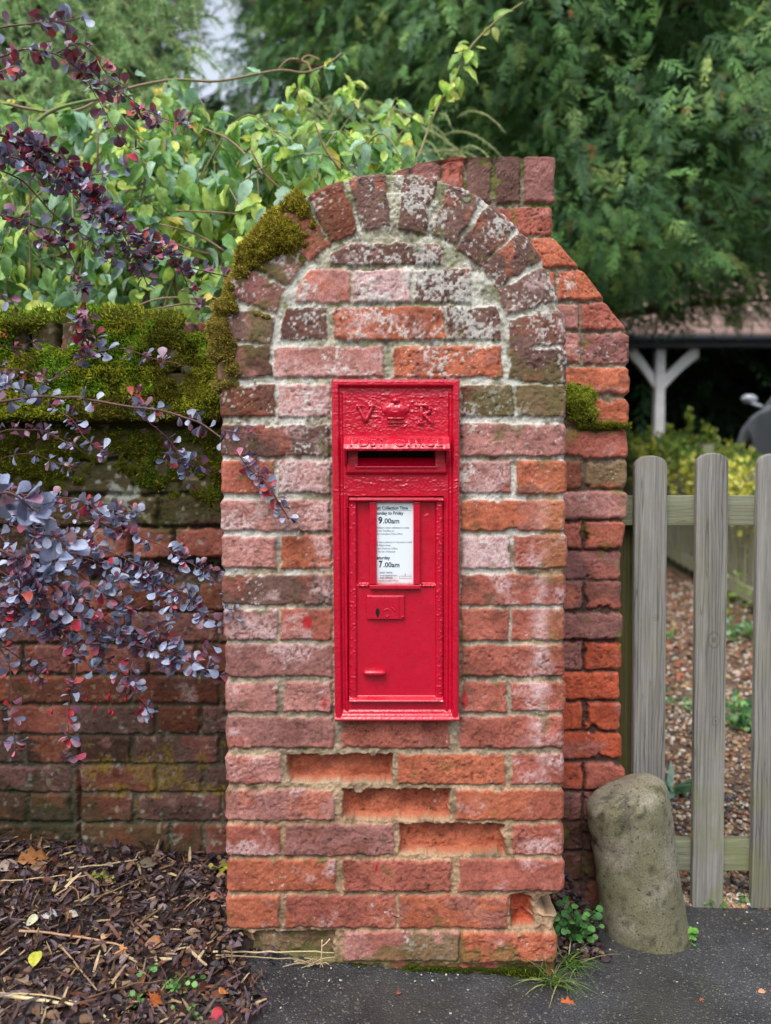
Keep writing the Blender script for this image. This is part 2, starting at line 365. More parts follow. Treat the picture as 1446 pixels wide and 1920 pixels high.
    c = np.where(hol[:, None], bc * [1.02, 1.12, 1.1], c)
    isb = np.where(bh > 0, sstep(0.0008, 0.0022, d), sstep(-0.0008, 0.0016, d)) * (idx >= 0)
    c = mc + (c - mc) * isb[:, None]
    lm = bl * isb + (lichen(x, z, isb) if lichen is not None else 0)
    lc = sstep(0.05, 0.4, fbm(p * 170 + 200, 3) * 0.8 + fbm(p * 55 + 205, 3) * .35 + fbm(p * 18 + 210, 3) * 0.7 + lm * 1.2 - 1.04)
    c = c + (lin((210, 210, 204)) - c) * (0.78 * lc * (0.75 + 0.25 * n200).clip(.3, 1))[:, None]; h = h + 0.0008 * lc
    if post is not None: c, h = post(c, h, x, z, idx, isb, n20, n60, n200)
    V = np.stack([x, Y0 - h, z], -1).reshape(Rw, C, 3); c = c.reshape(Rw, C, 3); isb = isb.reshape(Rw, C); idx = idx.reshape(Rw, C)
    verts = [V.reshape(-1, 3)]; cols = [c.reshape(-1, 3)]; faces = [grid_faces(Rw, C)]
    vi = np.arange(Rw * C).reshape(Rw, C)
    ring = np.concatenate([vi[:, 0], vi[-1, 1:-1], vi[::-1, -1]])
    P = V.reshape(-1, 3)[ring]; pc = c.reshape(-1, 3)[ring]; pm = isb.ravel()[ring]; pid = idx.ravel()[ring]
    T = nrm(np.gradient(P[:, [0, 2]], axis=0)); Nn = np.stack([-T[:, 1], T[:, 0]], 1)
    k = np.ones(9) / 9; Nn = nrm(np.stack([np.convolve(np.pad(Nn[:, q], 4, mode='edge'), k, 'valid') for q in (0, 1)], 1))
    n0 = len(verts[0]); prev = ring; L = len(ring)
    for kk in range(1, ny + 1):
        y = P[:, 1] + (Y0 + depth - P[:, 1]) * kk / ny; yy = depth * kk / ny
        jn = np.minimum(np.abs(yy - 0.115), np.abs(yy - 0.345)) if True else 0
        jt = np.where(pid % 2 == 0, np.abs(yy - 0.225), jn); jm = np.exp(-(jt / 0.006) ** 2)
        q = np.stack([P[:, 0] * 40, np.full(L, yy * 40), P[:, 2] * 40], -1)
        off = -0.005 * jm * pm + 0.0022 * rough * fbm(q, 3) * min(1, kk / 3)
        verts.append(np.stack([P[:, 0] + Nn[:, 0] * off, y, P[:, 2] + Nn[:, 1] * off], -1))
        cc = pc * (1 + 0.35 * fbm(q * 1.5 + 3, 3)[:, None]); mcc = mortar(P[:, 0], P[:, 2], q[:, 0] * 0, q[:, 0] * 0, q[:, 0] * 0)
        cols.append(cc + (mcc - cc) * jm[:, None])
        cur = n0 + (kk - 1) * L + np.arange(L)
        faces.append(np.stack([prev[:-1], prev[1:], cur[1:], cur[:-1]], 1)[:, ::1]); prev = cur
    lft = prev[:Rw]; rgt = prev[::-1][:Rw]
    faces.append(np.stack([lft[:-1], lft[1:], rgt[1:], rgt[:-1]], 1))
    me = npmesh(name, np.concatenate(verts), [np.concatenate(faces)], np.concatenate(cols), True)
    return link(name, me, M_BRICK)

# ------------------------------------------------------------------ the letter-box pillar
ACX, ACZ = [float(v) for v in at(735, 655, 0.0)[[0, 2]]]; ARO = 325 / 900.5; ARI = 222 / 900.5
def pillar():
    B = []
    def row(y0, y1, *items):
        for it in items:
            x0, x1 = it[0], it[1]; kw = it[3] if len(it) > 3 else {}
            B.append(rect(x0 - (14 if x0 < 445 else 0), y0, x1 + (14 if x1 > 1036 else 0), y1, 0.0, it[2], **kw))
    W = lambda e, l=0.0, **k: dict(eff=e, lich=l, **k)
    row(455, 496, (622, 832, 'd', W(.2, .45)))
    row(506, 566, (556, 657, 'p', W(.25, .1)), (664, 769, 'w', W(.5, .6)), (778, 882, 'd', W(.3, .58)))
    row(576, 636, (522, 612, 'd', W(.25, .25)), (626, 833, 'o', W(.45, .3)), (839, 938, 'd', W(.35, .42)))
    row(649, 706, (514, 720, 'p', W(.5, .25)), (738, 942, 'o', W(.35, .3)))
    row(722, 781, (413, 515, 'n', W(.0)), (522, 618, 'p', W(.8, .15)), (866, 962, 'g', W(.35, .2)), (969, 1065, 'g', W(.0, .0)))
    row(796, 854, (412, 617, 'd', W(.4, .1, chip=.8)), (868, 1065, 'p', W(.5, .1)))
    row(864, 925, (412, 513, 'r', W(.1, .15)), (521, 619, 'p', W(.85, .3)), (866, 958, 'p', W(.75, .2)), (970, 1063, 'o', W(.3, .05)))
    row(939, 996, (412, 617, 'p', W(.6, .2)), (867, 1063, 'o', W(.35, .1, chip=.6)))
    row(1006, 1065, (413, 518, 'p', W(.5)), (528, 621, 'o', W(.55, .2)), (866, 955, 'w', W(1.1, .3)), (965, 1063, 'r', W(.45)))
    row(1078, 1134, (415, 620, 'd', W(.45, .1, chip=.7)), (866, 1063, 'r', W(.5)))
    row(1143, 1200, (417, 517, 'v', W(.7)), (526, 622, 'r', W(.3)), (866, 953, 'r', W(.25)), (962, 1063, 'r', W(.45)))
    row(1211, 1268, (418, 622, 'v', W(.5)), (867, 1060, 'r', W(.4)))
    row(1281, 1335, (420, 518, 'p', W(.55)), (532, 622, 'p', W(.35)), (868, 950, 'r', W(.3, chip=.7)), (960, 1060, 'r', W(.5)))
    row(1346, 1402, (424, 626, 'v', W(.45)), (642, 842, 'r', W(.2)), (863, 1058, 'r', W(.4)))
    row(1416, 1470, (425, 525, 'p', W(.6)), (536, 737, 'o', W(.1, hole=.038, chip=.6)), (747, 947, 'o', W(.15)), (961, 1058, 'r', W(.5)))
    row(1482, 1538, (425, 625, 'p', W(.3)), (642, 845, 'o', W(.1, hole=.036, chip=.8)), (857, 1058, 'o', W(.35)))
    row(1548, 1605, (426, 525, 'r', W(.45)), (535, 738, 'v', W(.12)), (749, 948, 'o', W(.1, hole=.040, chip=.7)), (961, 1058, 'r', W(.4, .1)))
    row(1614, 1672, (432, 628, 'o', W(.3)), (645, 845, 'r', W(.15)), (861, 1056, 'r', W(.35)))
    row(1681, 1741, (428, 523, 'o', W(.4)), (535, 741, 'r', W(.3, .1)), (750, 952, 'o', W(.15)), (958, 1000, 'c', W(.0, hole=.03, chip=1.4)))
    row(1748, 1802, (440, 628, 'g', W(.1, .1, hole=.022, chip=1.0)), (645, 861, 'p', W(.35, .35)), (866, 1041, 'o', W(.2, .15, chip=.7, out=.006)))
    row(1810, 1870, (440, 545, 'd', W(.1, hole=.02)), (560, 722, 'd', W(.1, hole=.012)), (732, 945, 'r', W(.1, out=-.008)), (956, 1038, 'r', W(.1, out=-.008)))
    # voussoirs: bricks on end around the arch, wedges of mortar between
    vs = [(-95, 'm', 0, .0), (-81, 'a', .3, .4), (-66.5, 'v', .3, .35), (-52.5, 'a', .2, .2), (-37, 'r', .1, .05), (-23, 'n', .1, .12), (-8, 'a', .1, .24), (9.4, 'd', .15, .3), (25, 'a', .1, .2), (40, 'd', .1, .36), (53.5, 'd', .0, .22), (67.5, 'a', .3, .3), (82.5, 'a', .3, .28), (96, 'd', 0, .2)]
    for (a, code, ef, li) in vs:
        a = R(a); rad = np.array([math.sin(a), math.cos(a)]); tan = np.array([math.cos(a), -math.sin(a)]); c = np.array([ACX, ACZ]); hw = (31.5 + RNG.uniform(-2, 2)) / 900.5
        ri, ro = ARI + (1 + RNG.uniform(-4, 3)) / 900.5, ARO + 0.012
        k = 0.86
        B.append(Brick([c + rad * ri - tan * hw * k, c + rad * ri + tan * hw * k, c + rad * ro + tan * hw * 1.06, c + rad * ro - tan * hw * 1.06], code, eff=ef, lich=li, chip=.5))
    # tympanum bricks are cut to the inner ring
    for b in B[:9]:
        n = 14; cir = []
        P = b.poly; keep = []
        ri = ARI - 0.013
        for i in range(len(P)):
            p, q = P[i], P[(i + 1) % len(P)]
            for s in np.linspace(0, 1, 30, endpoint=False): keep.append(p + (q - p) * s)
        K = np.array(keep); dv = K - [ACX, ACZ]; r = np.hypot(dv[:, 0], dv[:, 1]); f = np.where((r > ri) & (dv[:, 1] > 0), ri / r, 1.0)
        K = np.array([ACX, ACZ]) + dv * f[:, None]
        # convex hull, so the distance test holds
        K = K[np.lexsort((K[:, 1], K[:, 0]))]
        def half(pts):
            o = []
            for p in pts:
                while len(o) > 1 and (o[-1][0] - o[-2][0]) * (p[1] - o[-2][1]) - (o[-1][1] - o[-2][1]) * (p[0] - o[-2][0]) <= 1e-9: o.pop()
                o.append(p)
            return o
        b.poly = np.array(half(K)[:-1] + half(K[::-1])[:-1])
    res = 0.0023
    zb = -0.05
    z1 = np.arange(zb, ACZ, res); a = np.linspace(0, R(88.5), int(ARO * R(90) / res * 0.8)); z2 = ACZ + ARO * np.sin(a)
    zs = np.concatenate([z1, z2])
    lx = np.interp(z1, [Z_(1840), Z_(1745), Z_(1350), Z_(740), ACZ], [X_(438, 0, 1840), X_(425, 0, 1745), X_(421, 0, 1350), X_(409, 0, 740), ACX - ARO])
    rx = np.interp(z1, [Z_(1840), Z_(1745), Z_(1690), Z_(1350), Z_(740), ACZ], [X_(1040, 0, 1840), X_(1045, 0, 1745), X_(1058, 0, 1690), X_(1061, 0, 1350), X_(1065, 0, 740), ACX + ARO])
    br = (z1 < Z_(1677)) & (z1 > Z_(1722)); rx[br] -= 40 / 900 * np.sin(np.linspace(0, math.pi, br.sum())) ** 0.35
    xl = np.concatenate([lx, ACX - ARO * np.cos(a)]); xr = np.concatenate([rx, ACX + ARO * np.cos(a)])
    mk = [lin((164, 136, 108)), lin((160, 146, 126)), lin((166, 161, 142))]
    def mortar(x, z, n20, n60, n200):
        t1 = sstep(0.25, 0.62, z)[:, None]; t2 = sstep(1.0, 1.3, z)[:, None]
        c = mk[0] + (mk[1] - mk[0]) * t1; c = c + (mk[2] - c) * t2
        dk = sstep(.05, .6, fbm(np.stack([x * 40, z * 40, x * 0 + 4], -1), 3))[:, None]; return c * (1 + 0.22 * n20[:, None]) * (1 + 0.3 * n200[:, None]) * (1 + 0.15 * n60[:, None]) * (1 - .45 * dk)
    def lichen(x, z, isb): return (0.10 + 0.34 * sstep(0.8, 1.25, z)) * sstep(.45, .9, z) + 0.34 * (1 - isb) * sstep(0.85, 1.2, z)
    def post(c, h, x, z, idx, isb, n20, n60, n200):
        p = np.stack([x, x * 0, z], -1)
        # green-grey algae at the right of the arch springing and at the foot; green moss film in upper joints
        g = sstep(0.1, 0.6, fbm(p * 15 + 400, 3) + 1.5 * np.exp(-(((x - X_(1000)) / 0.1) ** 2 + ((z - Z_(745)) / 0.07) ** 2)) - 0.5) * sstep(0.7, 0.9, z)
        c = c + (lin((92, 88, 50)) - c) * (0.55 * g)[:, None]
        f = sstep(0.1, 0.5, fbm(p * 30 + 420, 3) + 1.2 * sstep(0.10, 0.0, z) - 0.55)
        c = c + (lin((86, 92, 44)) - c) * (0.6 * f)[:, None]
        j = sstep(0.2, 0.5, fbm(p * 28 + 440, 3)) * (1 - isb) * sstep(1.15, 1.4, z)
        c = c + (lin((98, 104, 48)) - c) * (0.55 * j)[:, None]
        q = np.exp(-((np.degrees(np.arctan2(x - ACX, z - ACZ)) + 66) / 34) ** 4) * sstep(ARO - .135, ARO - .08, np.hypot(x - ACX, z - ACZ)) * sstep(-.35, .35, fbm(p * 26 + 520, 4)); c = c + (lin((98, 90, 52)) - c) * (.85 * q)[:, None]; h = h + .002 * q
        # brown water stain on the right edge, pale salt run beside it
        s = np.exp(-((x - X_(1045)) / 0.035) ** 2) * sstep(0.5, 0.75, z) * sstep(1.12, 0.9, z) * sstep(-0.6, 0.5, n20 + 0.2)
        c = c + (lin((138, 96, 56)) - c) * (0.6 * s)[:, None]
        s = np.exp(-((x - X_(1020) - 0.012 * vnoise(p * 9)) / 0.016) ** 2) * sstep(0.38, 0.5, z) * sstep(1.1, 0.8, z) * sstep(-0.5, 0.6, n60 + 0.3) * isb
        c = c + (lin((214, 184, 184)) - c) * (0.62 * s)[:, None]
        # white crust on joints left and right of the box
        s = sstep(0.0, 0.4, fbm(p * 26 + 470, 3) + 0.25) * (1 - isb) * sstep(0.62, 0.85, z) * sstep(ACX + 0.14, ACX + 0.18, np.abs(x - 0.006) + ACX)
        c = c + (lin((214, 212, 206)) - c) * (0.6 * s)[:, None]
        # smears of red paint left on the bricks
        for (px, py, sx, sz, am) in ((576, 1168, .012, .014, .8), (706, 1628, .0035, .010, 1.0), (608, 1320, .006, .02, .7), (872, 1310, .008, .02, .6)):
            q = np.exp(-((x - X_(px, 0, py)) / sx) ** 2 - ((z - Z_(py)) / sz) ** 2); q = sstep(0.3, 0.7, q + 0.25 * n60)
            c = c + (lin((176, 18, 40)) - c) * (am * q)[:, None]
        bx = (x > X_(636)) & (x < X_(848)) & (z < Z_(728)) & (z > Z_(1336)); h = np.where(bx, -.075, h)
        # ragged right foot where a corner brick has broken away
        return c, h
    bd = lambda x, z: np.where(z > ACZ, ARO - np.hypot(x - ACX, z - ACZ), 1.0)
    o = masonry('brick_pillar', 0.0, zs, xl, xr, B, res, 3.0, 0.30, mortar, post, lichen, border=bd)
    return tag(o, 'round topped red brick pillar holding the red post box', 'brick pillar')
PILLAR = pillar()
WY = 0.31
def fill(B, y0, y1, joints, codes, Y=WY, gap=8, **k):
    for a, b in zip(joints[:-1], joints[1:]):
        B.append(rect(a + gap / 2, y0, b - gap / 2, y1, Y, random.choice(codes), eff=random.uniform(0, .35), **k))
def wall():
    B = []
    def seq(a, b, st):
        o = [a]; i = 0
        while o[-1] < b: o.append(o[-1] + st[i % len(st)] + random.uniform(-6, 6)); i += 1
        return o
    fill(B, 606, 694, seq(-190, 470, [62]), 'nmvd', out=.022)
    fill(B, 700, 790, seq(-210, 470, [150, 78]), 'nmd', out=.032)
    fill(B, 806, 858, seq(-160, 470, [165, 82]), 'mnd', out=.004); fill(B, 866, 924, seq(-230, 470, [84, 160]), 'mdn', out=.004)
    fill(B, 932, 985, seq(-200, 470, [165, 82]), 'nmr', out=.006); fill(B, 992, 1046, seq(-250, 470, [82, 165]), 'nrm', out=.014)
    fill(B, 1058, 1088, [-240, -80, 80, 165, 292, 400, 480], 'km', out=-.028)
    fill(B, 1095, 1145, [-200, -40, 40, 122, 204, 284, 372, 480], 'rrn', out=.002)
    fill(B, 1151, 1204, [-240, -80, 0, 80, 242, 408, 480], 'rpv')
    fill(B, 1212, 1262, [-200, -40, 40, 135, 190, 277, 367, 450], 'prnw'); fill(B, 1269, 1318, [-180, -10, 135, 247, 412, 480], 'nnr')
    fill(B, 1325, 1376, [-120, 10, 142, 291, 377, 460], 'nrd'); fill(B, 1382, 1431, [-120, 45, 135, 247, 414, 480], 'nmd')
    fill(B, 1438, 1485, [-190, -30, 135, 294, 381, 470], 'nnd'); fill(B, 1491, 1540, [-110, 52, 135, 251, 415, 480], 'mnd')
    fill(B, 1549, 1610, [-170, -20, 135, 318, 381, 470], 'nnm'); fill(B, 1617, 1668, [-100, 60, 135, 230, 400, 480], 'nm'); fill(B, 1675, 1730, [-170, -20, 135, 318, 480], 'nm')
    zs = np.arange(0.0, Z_(604, WY), 0.0029); n = len(zs)
    xl = np.full(n, X_(-200, WY)); xr = np.full(n, X_(476, WY))
    top = Z_(604, WY)
    mk = lin((112, 104, 86)); mk2 = lin((84, 76, 58))
    def mortar(x, z, n20, n60, n200): return .8 * (mk + (mk2 - mk) * sstep(0.3, 0.9, z)[:, None]) * (1 + .25 * n20[:, None]) * (1 + .25 * n200[:, None])
    def post(c, h, x, z, idx, isb, n20, n60, n200):
        p = np.stack([x, x * 0, z], -1)
        c = c * np.array([.86, .92, .92])
        # mustard lichen and green algae low on the right part of the wall
        yy = np.exp(-((x - X_(300, WY)) / 0.2) ** 2 - ((z - Z_(1445, WY)) / 0.09) ** 2)
        m = sstep(0.0, 0.5, fbm(p * 24 + 20, 4) + 1.3 * yy - 0.75) * sstep(-.4, .5, n200 + .2)
        c = c + (lin((138, 118, 42)) - c) * (0.75 * m)[:, None]
        m = sstep(0.0, 0.6, fbm(p * 12 + 50, 3) + 1.3 * np.exp(-((z - 0.13) / 0.12) ** 2) - 0.6)
        c = c + (lin((62, 66, 40)) - c) * (0.6 * m)[:, None]
        # algae film on the upper courses
        m = sstep(-0.1, 0.5, fbm(p * 9 + 70, 3) + 1.4 * sstep(Z_(1050, WY), Z_(930, WY), z) - 0.7)
        c = c + (lin((66, 68, 34)) - c) * (0.75 * m)[:, None]
        # tiny pale lichen dots
        v = sstep(.62, .75, vnoise(p * 75 + 300)) * sstep(-.2, .3, n20)
        c = c + (lin((158, 150, 118)) - c) * (0.5 * v)[:, None]
        w_ = np.exp(-((x - X_(230, WY)) / .045) ** 2 - ((z - Z_(930, WY)) / .05) ** 2); w_ = sstep(.3, .7, w_ * .9 + fbm(p * 60 + 310, 3) * .55)
        c = c + (lin((176, 180, 170)) - c) * (0.7 * w_)[:, None]
        # old straight joint between two builds
        s = np.exp(-((x - X_(137, WY) - .004 * vnoise(p * 20)) / .006) ** 2) * (z < Z_(1385, WY)); h = h - 0.02 * s; c = c * (1 - .4 * s[:, None])
        return c, h
    o = masonry('garden_wall', WY, zs, xl, xr, B, 0.0029, 9.0, 0.26, mortar, post, rough=1.25, edge=.008, joint=-.009, border=lambda x, z: top - z)
    return tag(o, 'low old brick garden wall with mossy coping, left of the pillar', 'wall')
WALL = wall()
PY = 0.305
def pier():
    B = []
    def row(y0, y1, *it):
        for q in it: B.append(rect(q[0], y0, q[1] + (14 if q[1] > 1160 else 0), y1, PY, q[2], **(q[3] if len(q) > 3 else dict(eff=.15))))
    for a, b, c in ((640, 700, 'v'), (706, 765, 'v'), (772, 824, 'v'), (829, 870, 'r'), (876, 922, 'd'), (930, 976, 'd'), (984, 1045, 'v')): row(290, 379, (a, b, c, dict(eff=.05, lich=.15)))
    row(389, 440, (560, 700, 'r'), (708, 925, 'r'), (933, 1045, 'r', dict(eff=.1, lich=.05)))
    def slant(y0, y1, x0, xt, xb, c):
        P = at([x0, xt + 8, xb + 8, x0], [y0, y0 - 4, y1, y1], PY)[:, [0, 2]]; B.append(Brick(P, c, eff=.3, lich=.25))
    row(447, 500, (560, 780, 'r'), (788, 990, 'o')); slant(447, 500, 998, 1034, 1086, 'o')
    row(509, 562, (560, 700, 'r'), (708, 920, 'o'), (930, 1040, 'o', dict(eff=.2))); slant(509, 562, 1047, 1086, 1130, 'o')
    row(570, 618, (480, 700, 'r'), (708, 920, 'o'), (930, 1085, 'p', dict(eff=.6, lich=.2))); slant(570, 618, 1092, 1130, 1176, 'r')
    row(626, 680, (480, 850, 'r'), (860, 1088, 'p', dict(eff=.6, lich=.2)), (1095, 1176, 'v', dict(eff=.3, lich=.2)))
    row(688, 738, (480, 850, 'r'), (860, 1176, 'o', dict(eff=.3, lich=.2)))
    row(748, 798, (480, 850, 'r'), (860, 1105, 'd'), (1112, 1177, 'o', dict(eff=.1, chip=1.3, out=.006)))
    row(808, 858, (480, 850, 'r'), (860, 1180, 'r', dict(eff=.25, chip=.9)))
    row(866, 914, (480, 850, 'r'), (860, 1091, 'n'), (1099, 1176, 'g', dict(eff=.3, chip=1)))
    row(922, 973, (480, 850, 'r'), (860, 1176, 'p', dict(eff=.35)))
    codes = 'rvrvrcccrcvmm'; y = 979; i = 0; alt = True
    cs = [('r', 'r'), ('v',), ('v', 'r'), ('v',), ('v', 'c'), ('c',), ('c', 'c'), ('c',), ('c', 'r'), ('v', 'v'), ('m', 'm'), ('m', 'm'), ('m', 'm')]
    for cc in cs:
        y1 = y + 50
        if len(cc) == 2: row(y, y1, (480, 850, 'r'), (860, 1091, cc[0], dict(eff=.05)), (1098, 1172, cc[1], dict(eff=.05, chip=1.1, out=random.uniform(-.004, .01))))
        else: row(y, y1, (480, 850, 'r'), (860, 1171, cc[0], dict(eff=.05, chip=1.1, out=random.uniform(-.004, .008))))
        y += 56.5
    zs = np.arange(-0.08, Z_(294, PY), 0.0026)
    zz = lambda *ys: [Z_(v, PY) for v in ys]; xx = lambda *xs: [X_(v, PY) for v in xs]
    xr = np.interp(zs, zz(1800, 1480, 1425, 1365, 1030, 975, 860, 740, 620, 562, 500, 444, 294), xx(1172, 1182, 1174, 1168, 1169, 1176, 1180, 1178, 1176, 1129, 1085, 1036, 1034))
    xl = np.interp(zs, zz(1800, 604, 603, 325, 305, 294), xx(478, 478, 478, 735, 775, 850))
    mk = lin((134, 124, 106)); mk2 = lin((76, 58, 50))
    def mortar(x, z, n20, n60, n200):
        return (mk2 + (mk - mk2) * sstep(Z_(1000, PY), Z_(700, PY), z)[:, None]) * (1 + .2 * n20[:, None]) * (1 + .25 * n200[:, None])
    def post(c, h, x, z, idx, isb, n20, n60, n200):
        p = np.stack([x, x * 0, z], -1)
        g = sstep(0, .4, fbm(p * 30 + 10, 3) + .15) * (1 - isb) * sstep(Z_(460, PY), Z_(400, PY), z)
        c = c + (lin((92, 104, 40)) - c) * (0.8 * g)[:, None]
        g = sstep(0.1, .5, fbm(p * 22 + 30, 3) + 1.3 * np.exp(-((z - Z_(800, PY)) / .03) ** 2) - .5)
        c = c + (lin((104, 112, 40)) - c) * (0.55 * g)[:, None]
        s = sstep(0.0, 0.7, fbm(p * 11 + 80, 3) + .9 * np.exp(-((z - Z_(1110, PY)) / .14) ** 2) - .55)
        c = c + (lin((96, 74, 78)) - c) * (0.6 * s)[:, None]
        return c, h
    def lichen(x, z, isb): return 0.25 * (1 - isb) * sstep(Z_(800, PY), Z_(620, PY), z) + .05
    top = Z_(294, PY)
    o = masonry('brick_pier', PY, zs, xl, xr, B, 0.0026, 21.0, 0.33, mortar, post, lichen, rough=1.5, edge=.009, joint=-.010)
    return tag(o, 'tall old brick pier with stepped sloping shoulder, behind the pillar', 'brick pier')
PIER = pier()

# ------------------------------------------------------------------ moss: a lumpy mat and its shoots, grown on the masonry
def moss(name, P, N, T, parent, tufts, ln, pal, wts, matcol, tone=None):
    Gr, Gc = T.shape; Vs = (P + N * T[..., None]).reshape(-1, 3); acc = Acc(); t = T.ravel()
    nz = fbm(Vs * 70, 3)[:, None]; base = lin(matcol) * (1 + .4 * nz)
    f = grid_faces(Gr, Gc); keep = (t[f] > 0.0005).any(1)
    acc.add(Vs, f[keep], base)
    ok = np.nonzero(t > 0.002)[0]; pr = (t[ok] / t[ok].max()) ** 0.35; i = RNG.choice(ok, tufts, p=pr / pr.sum())
    nn = N.reshape(-1, 3)[i]; pos = Vs[i] + RNG.normal(0, .0018, (tufts, 3)) - nn * .001
    d = nrm(nn + RNG.normal(0, .55, (tufts, 3)) + [0, 0, .15]); L = ln * RNG.uniform(.5, 1.3, tufts)
    tm = (np.array([[0, -.12, 0], [0, .12, 0], [.55, -.1, .03], [.55, .1, .03], [1, 0, -.06]]), [np.array([[0, 1, 3, 2]]), np.array([[2, 3, 4]])])
    col = pick(pal, tufts, wts, .2)
    if tone is not None: col = tone(pos, col)
    scatter(acc, tm, pos, d, rdir(tufts), L, col)
    return acc.build(name, M_MOSS, parent)
def moss_all():
    # blanket over the coping of the low wall
    gx = np.linspace(X_(-150, WY), X_(420, WY), 230); gz = np.linspace(Z_(1040, WY), Z_(596, WY), 190)
    Xg, Zg = np.meshgrid(gx, gz); p = np.stack([Xg, Xg * 0, Zg], -1); yp = 960 + (CAMP[2] - Zg) / 1.88 * FPX - 54
    prj = np.where(Zg > Z_(696, WY), .022, np.where(Zg > Z_(792, WY), .032, .006))
    n1 = fbm(p * 10 + 3, 4); n2 = fbm(p * 34 + 8, 3)
    bandw = sstep(Z_(800, WY), Z_(782, WY), Zg)
    T = bandw * (.021 + .021 * n1 + .010 * n2) + (1 - bandw) * (.0035 + .011 * n1 + .006 * n2 - .016 * sstep(Z_(880, WY), Z_(1020, WY), Zg))
    T -= .03 * np.exp(-((Zg - Z_(797, WY)) / .008) ** 2)
    for (px, py, sx, sz) in ((118, 630, .045, .035), (60, 645, .03, .025), (378, 600, .03, .03)):
        T -= .06 * np.exp(-((Xg - X_(px, WY)) / sx) ** 2 - ((Zg - Z_(py, WY)) / sz) ** 2)
    T -= .02 * np.exp(-((Xg - X_(230, WY)) / .05) ** 2 - ((Zg - Z_(930, WY)) / .05) ** 2)
    edge_t = sstep(Z_(598, WY), Z_(612, WY), Zg); T = np.where(T > 0, T, T * .6 - .002)
    P = np.stack([Xg, WY - prj + .003 + .015 * (1 - edge_t), Zg + 0 * Xg], -1); N = np.stack([0 * Xg, -.25 - .75 * edge_t, .97 * (1 - edge_t) + .05], -1); N = nrm(N)
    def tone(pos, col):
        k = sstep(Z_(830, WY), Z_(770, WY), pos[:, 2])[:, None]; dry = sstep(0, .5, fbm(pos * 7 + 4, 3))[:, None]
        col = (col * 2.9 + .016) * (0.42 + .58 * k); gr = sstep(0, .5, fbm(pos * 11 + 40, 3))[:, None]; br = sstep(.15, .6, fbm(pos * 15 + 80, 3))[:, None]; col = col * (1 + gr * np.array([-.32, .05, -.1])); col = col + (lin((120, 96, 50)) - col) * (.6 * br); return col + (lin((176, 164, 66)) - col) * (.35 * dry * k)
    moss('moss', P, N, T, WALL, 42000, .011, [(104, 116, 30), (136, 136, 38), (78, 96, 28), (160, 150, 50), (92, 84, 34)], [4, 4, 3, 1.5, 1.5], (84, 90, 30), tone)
    # left haunch of the arch, wrapped over its edge
    th = np.linspace(R(-104), R(-26), 170); s = np.linspace(-.115, .10, 90); TH, S = np.meshgrid(th, s, indexing='ij')
    rr = np.where(S < 0, ARO + S, ARO + .001); Yd = np.where(S < 0, -.001, S - .004)
    cx = ACX + rr * np.sin(TH); cz = ACZ + rr * np.cos(TH); dn = TH < R(-90)
    cx = np.where(dn, ACX - rr, cx); cz = np.where(dn, ACZ + (TH + R(90)) * ARO * 1.6, cz)
    P = np.stack([cx, Yd, cz], -1); k = sstep(-.02, .012, S)
    rad = np.stack([np.where(dn, -1, np.sin(TH)), 0 * TH, np.where(dn, 0, np.cos(TH))], -1)
    N = nrm(rad * k[..., None] + np.array([0, -1.0, 0]) * (1 - k)[..., None]); p = P
    deg = np.degrees(TH); n1 = fbm(p * 16 + 2, 4); n2 = fbm(p * 48 + 6, 3)
    up = np.exp(-((deg + 44) / 11) ** 2); low = np.exp(-((deg + 76) / 20) ** 2)
    T = .030 * up * sstep(-.10 , -.04, S) + .013 * low * sstep(-.05, -.008, S) + .006 * low * sstep(-.12, -.02, S) + .017 * n1 + .009 * n2 - .0085
    T -= .02 * sstep(-32, -27, deg) + .03 * sstep(-97, -104, deg)
    T -= .05 * np.exp(-((deg + 81) / 3.5) ** 2 - ((S + .06) / .03) ** 2) + .04 * np.exp(-((deg + 66) / 4.5) ** 2 - ((S + .075) / .03) ** 2) + .02 * np.exp(-((deg + 53) / 4) ** 2 - ((S + .085) / .025) ** 2)
    T = np.clip(T * .85, -.004, .030)
    def tone2(pos, col):
        b = sstep(ACZ + .24, ACZ + .02, pos[:, 2])[:, None]; return 1.9 * (col + (lin((118, 100, 62)) - col) * (.5 * b))
    moss('moss', P, N, T, PILLAR, 30000, .0075, [(128, 124, 36), (158, 148, 54), (92, 100, 32), (132, 108, 56), (104, 84, 46)], [4, 3, 2, 2, 1.4], (104, 96, 42), tone2)
    # cushion on the ledge of the pier
    u = np.linspace(-1, 1, 60); U, Vv = np.meshgrid(u, u); r = np.hypot(U, Vv); c = at(1085, 757, PY - .004)
    P = np.stack([c[0] + U * .052 + .012 * Vv, np.full_like(U, PY - .004), c[2] + Vv * .05 - .02 * U], -1); N = np.zeros_like(P) + [0, -1, .25]; N = nrm(N)
    T = .030 * np.clip(1 - r, 0, 1) ** .6 + .012 * fbm(P * 40, 3) * (r < .9) - .006
    moss('moss', P, N, T, PIER, 3800, .011, [(176, 186, 70), (200, 202, 96), (146, 160, 56)], [4, 2, 2], (104, 114, 40))
    u = np.linspace(-1, 1, 50); U, Vv = np.meshgrid(u, np.linspace(-1, 1, 14)); c = at(1135, 799, PY - .004)
    P = np.stack([c[0] + U * .065, np.full_like(U, PY - .004), c[2] + Vv * .009], -1); N = nrm(np.zeros_like(P) + [0, -1, .5])
    T = .009 * np.clip(1 - np.hypot(U, Vv), 0, 1) ** .5 + .006 * fbm(P * 60, 3) - .002
    moss('moss', P, N, T, PIER, 900, .008, [(120, 130, 40), (150, 150, 54)], None, (72, 80, 28))
    # foot of the pillar
    gx = np.linspace(X_(640), X_(1030), 150); gz = np.linspace(-.03, Z_(1800), 20); Xg, Zg = np.meshgrid(gx, gz)
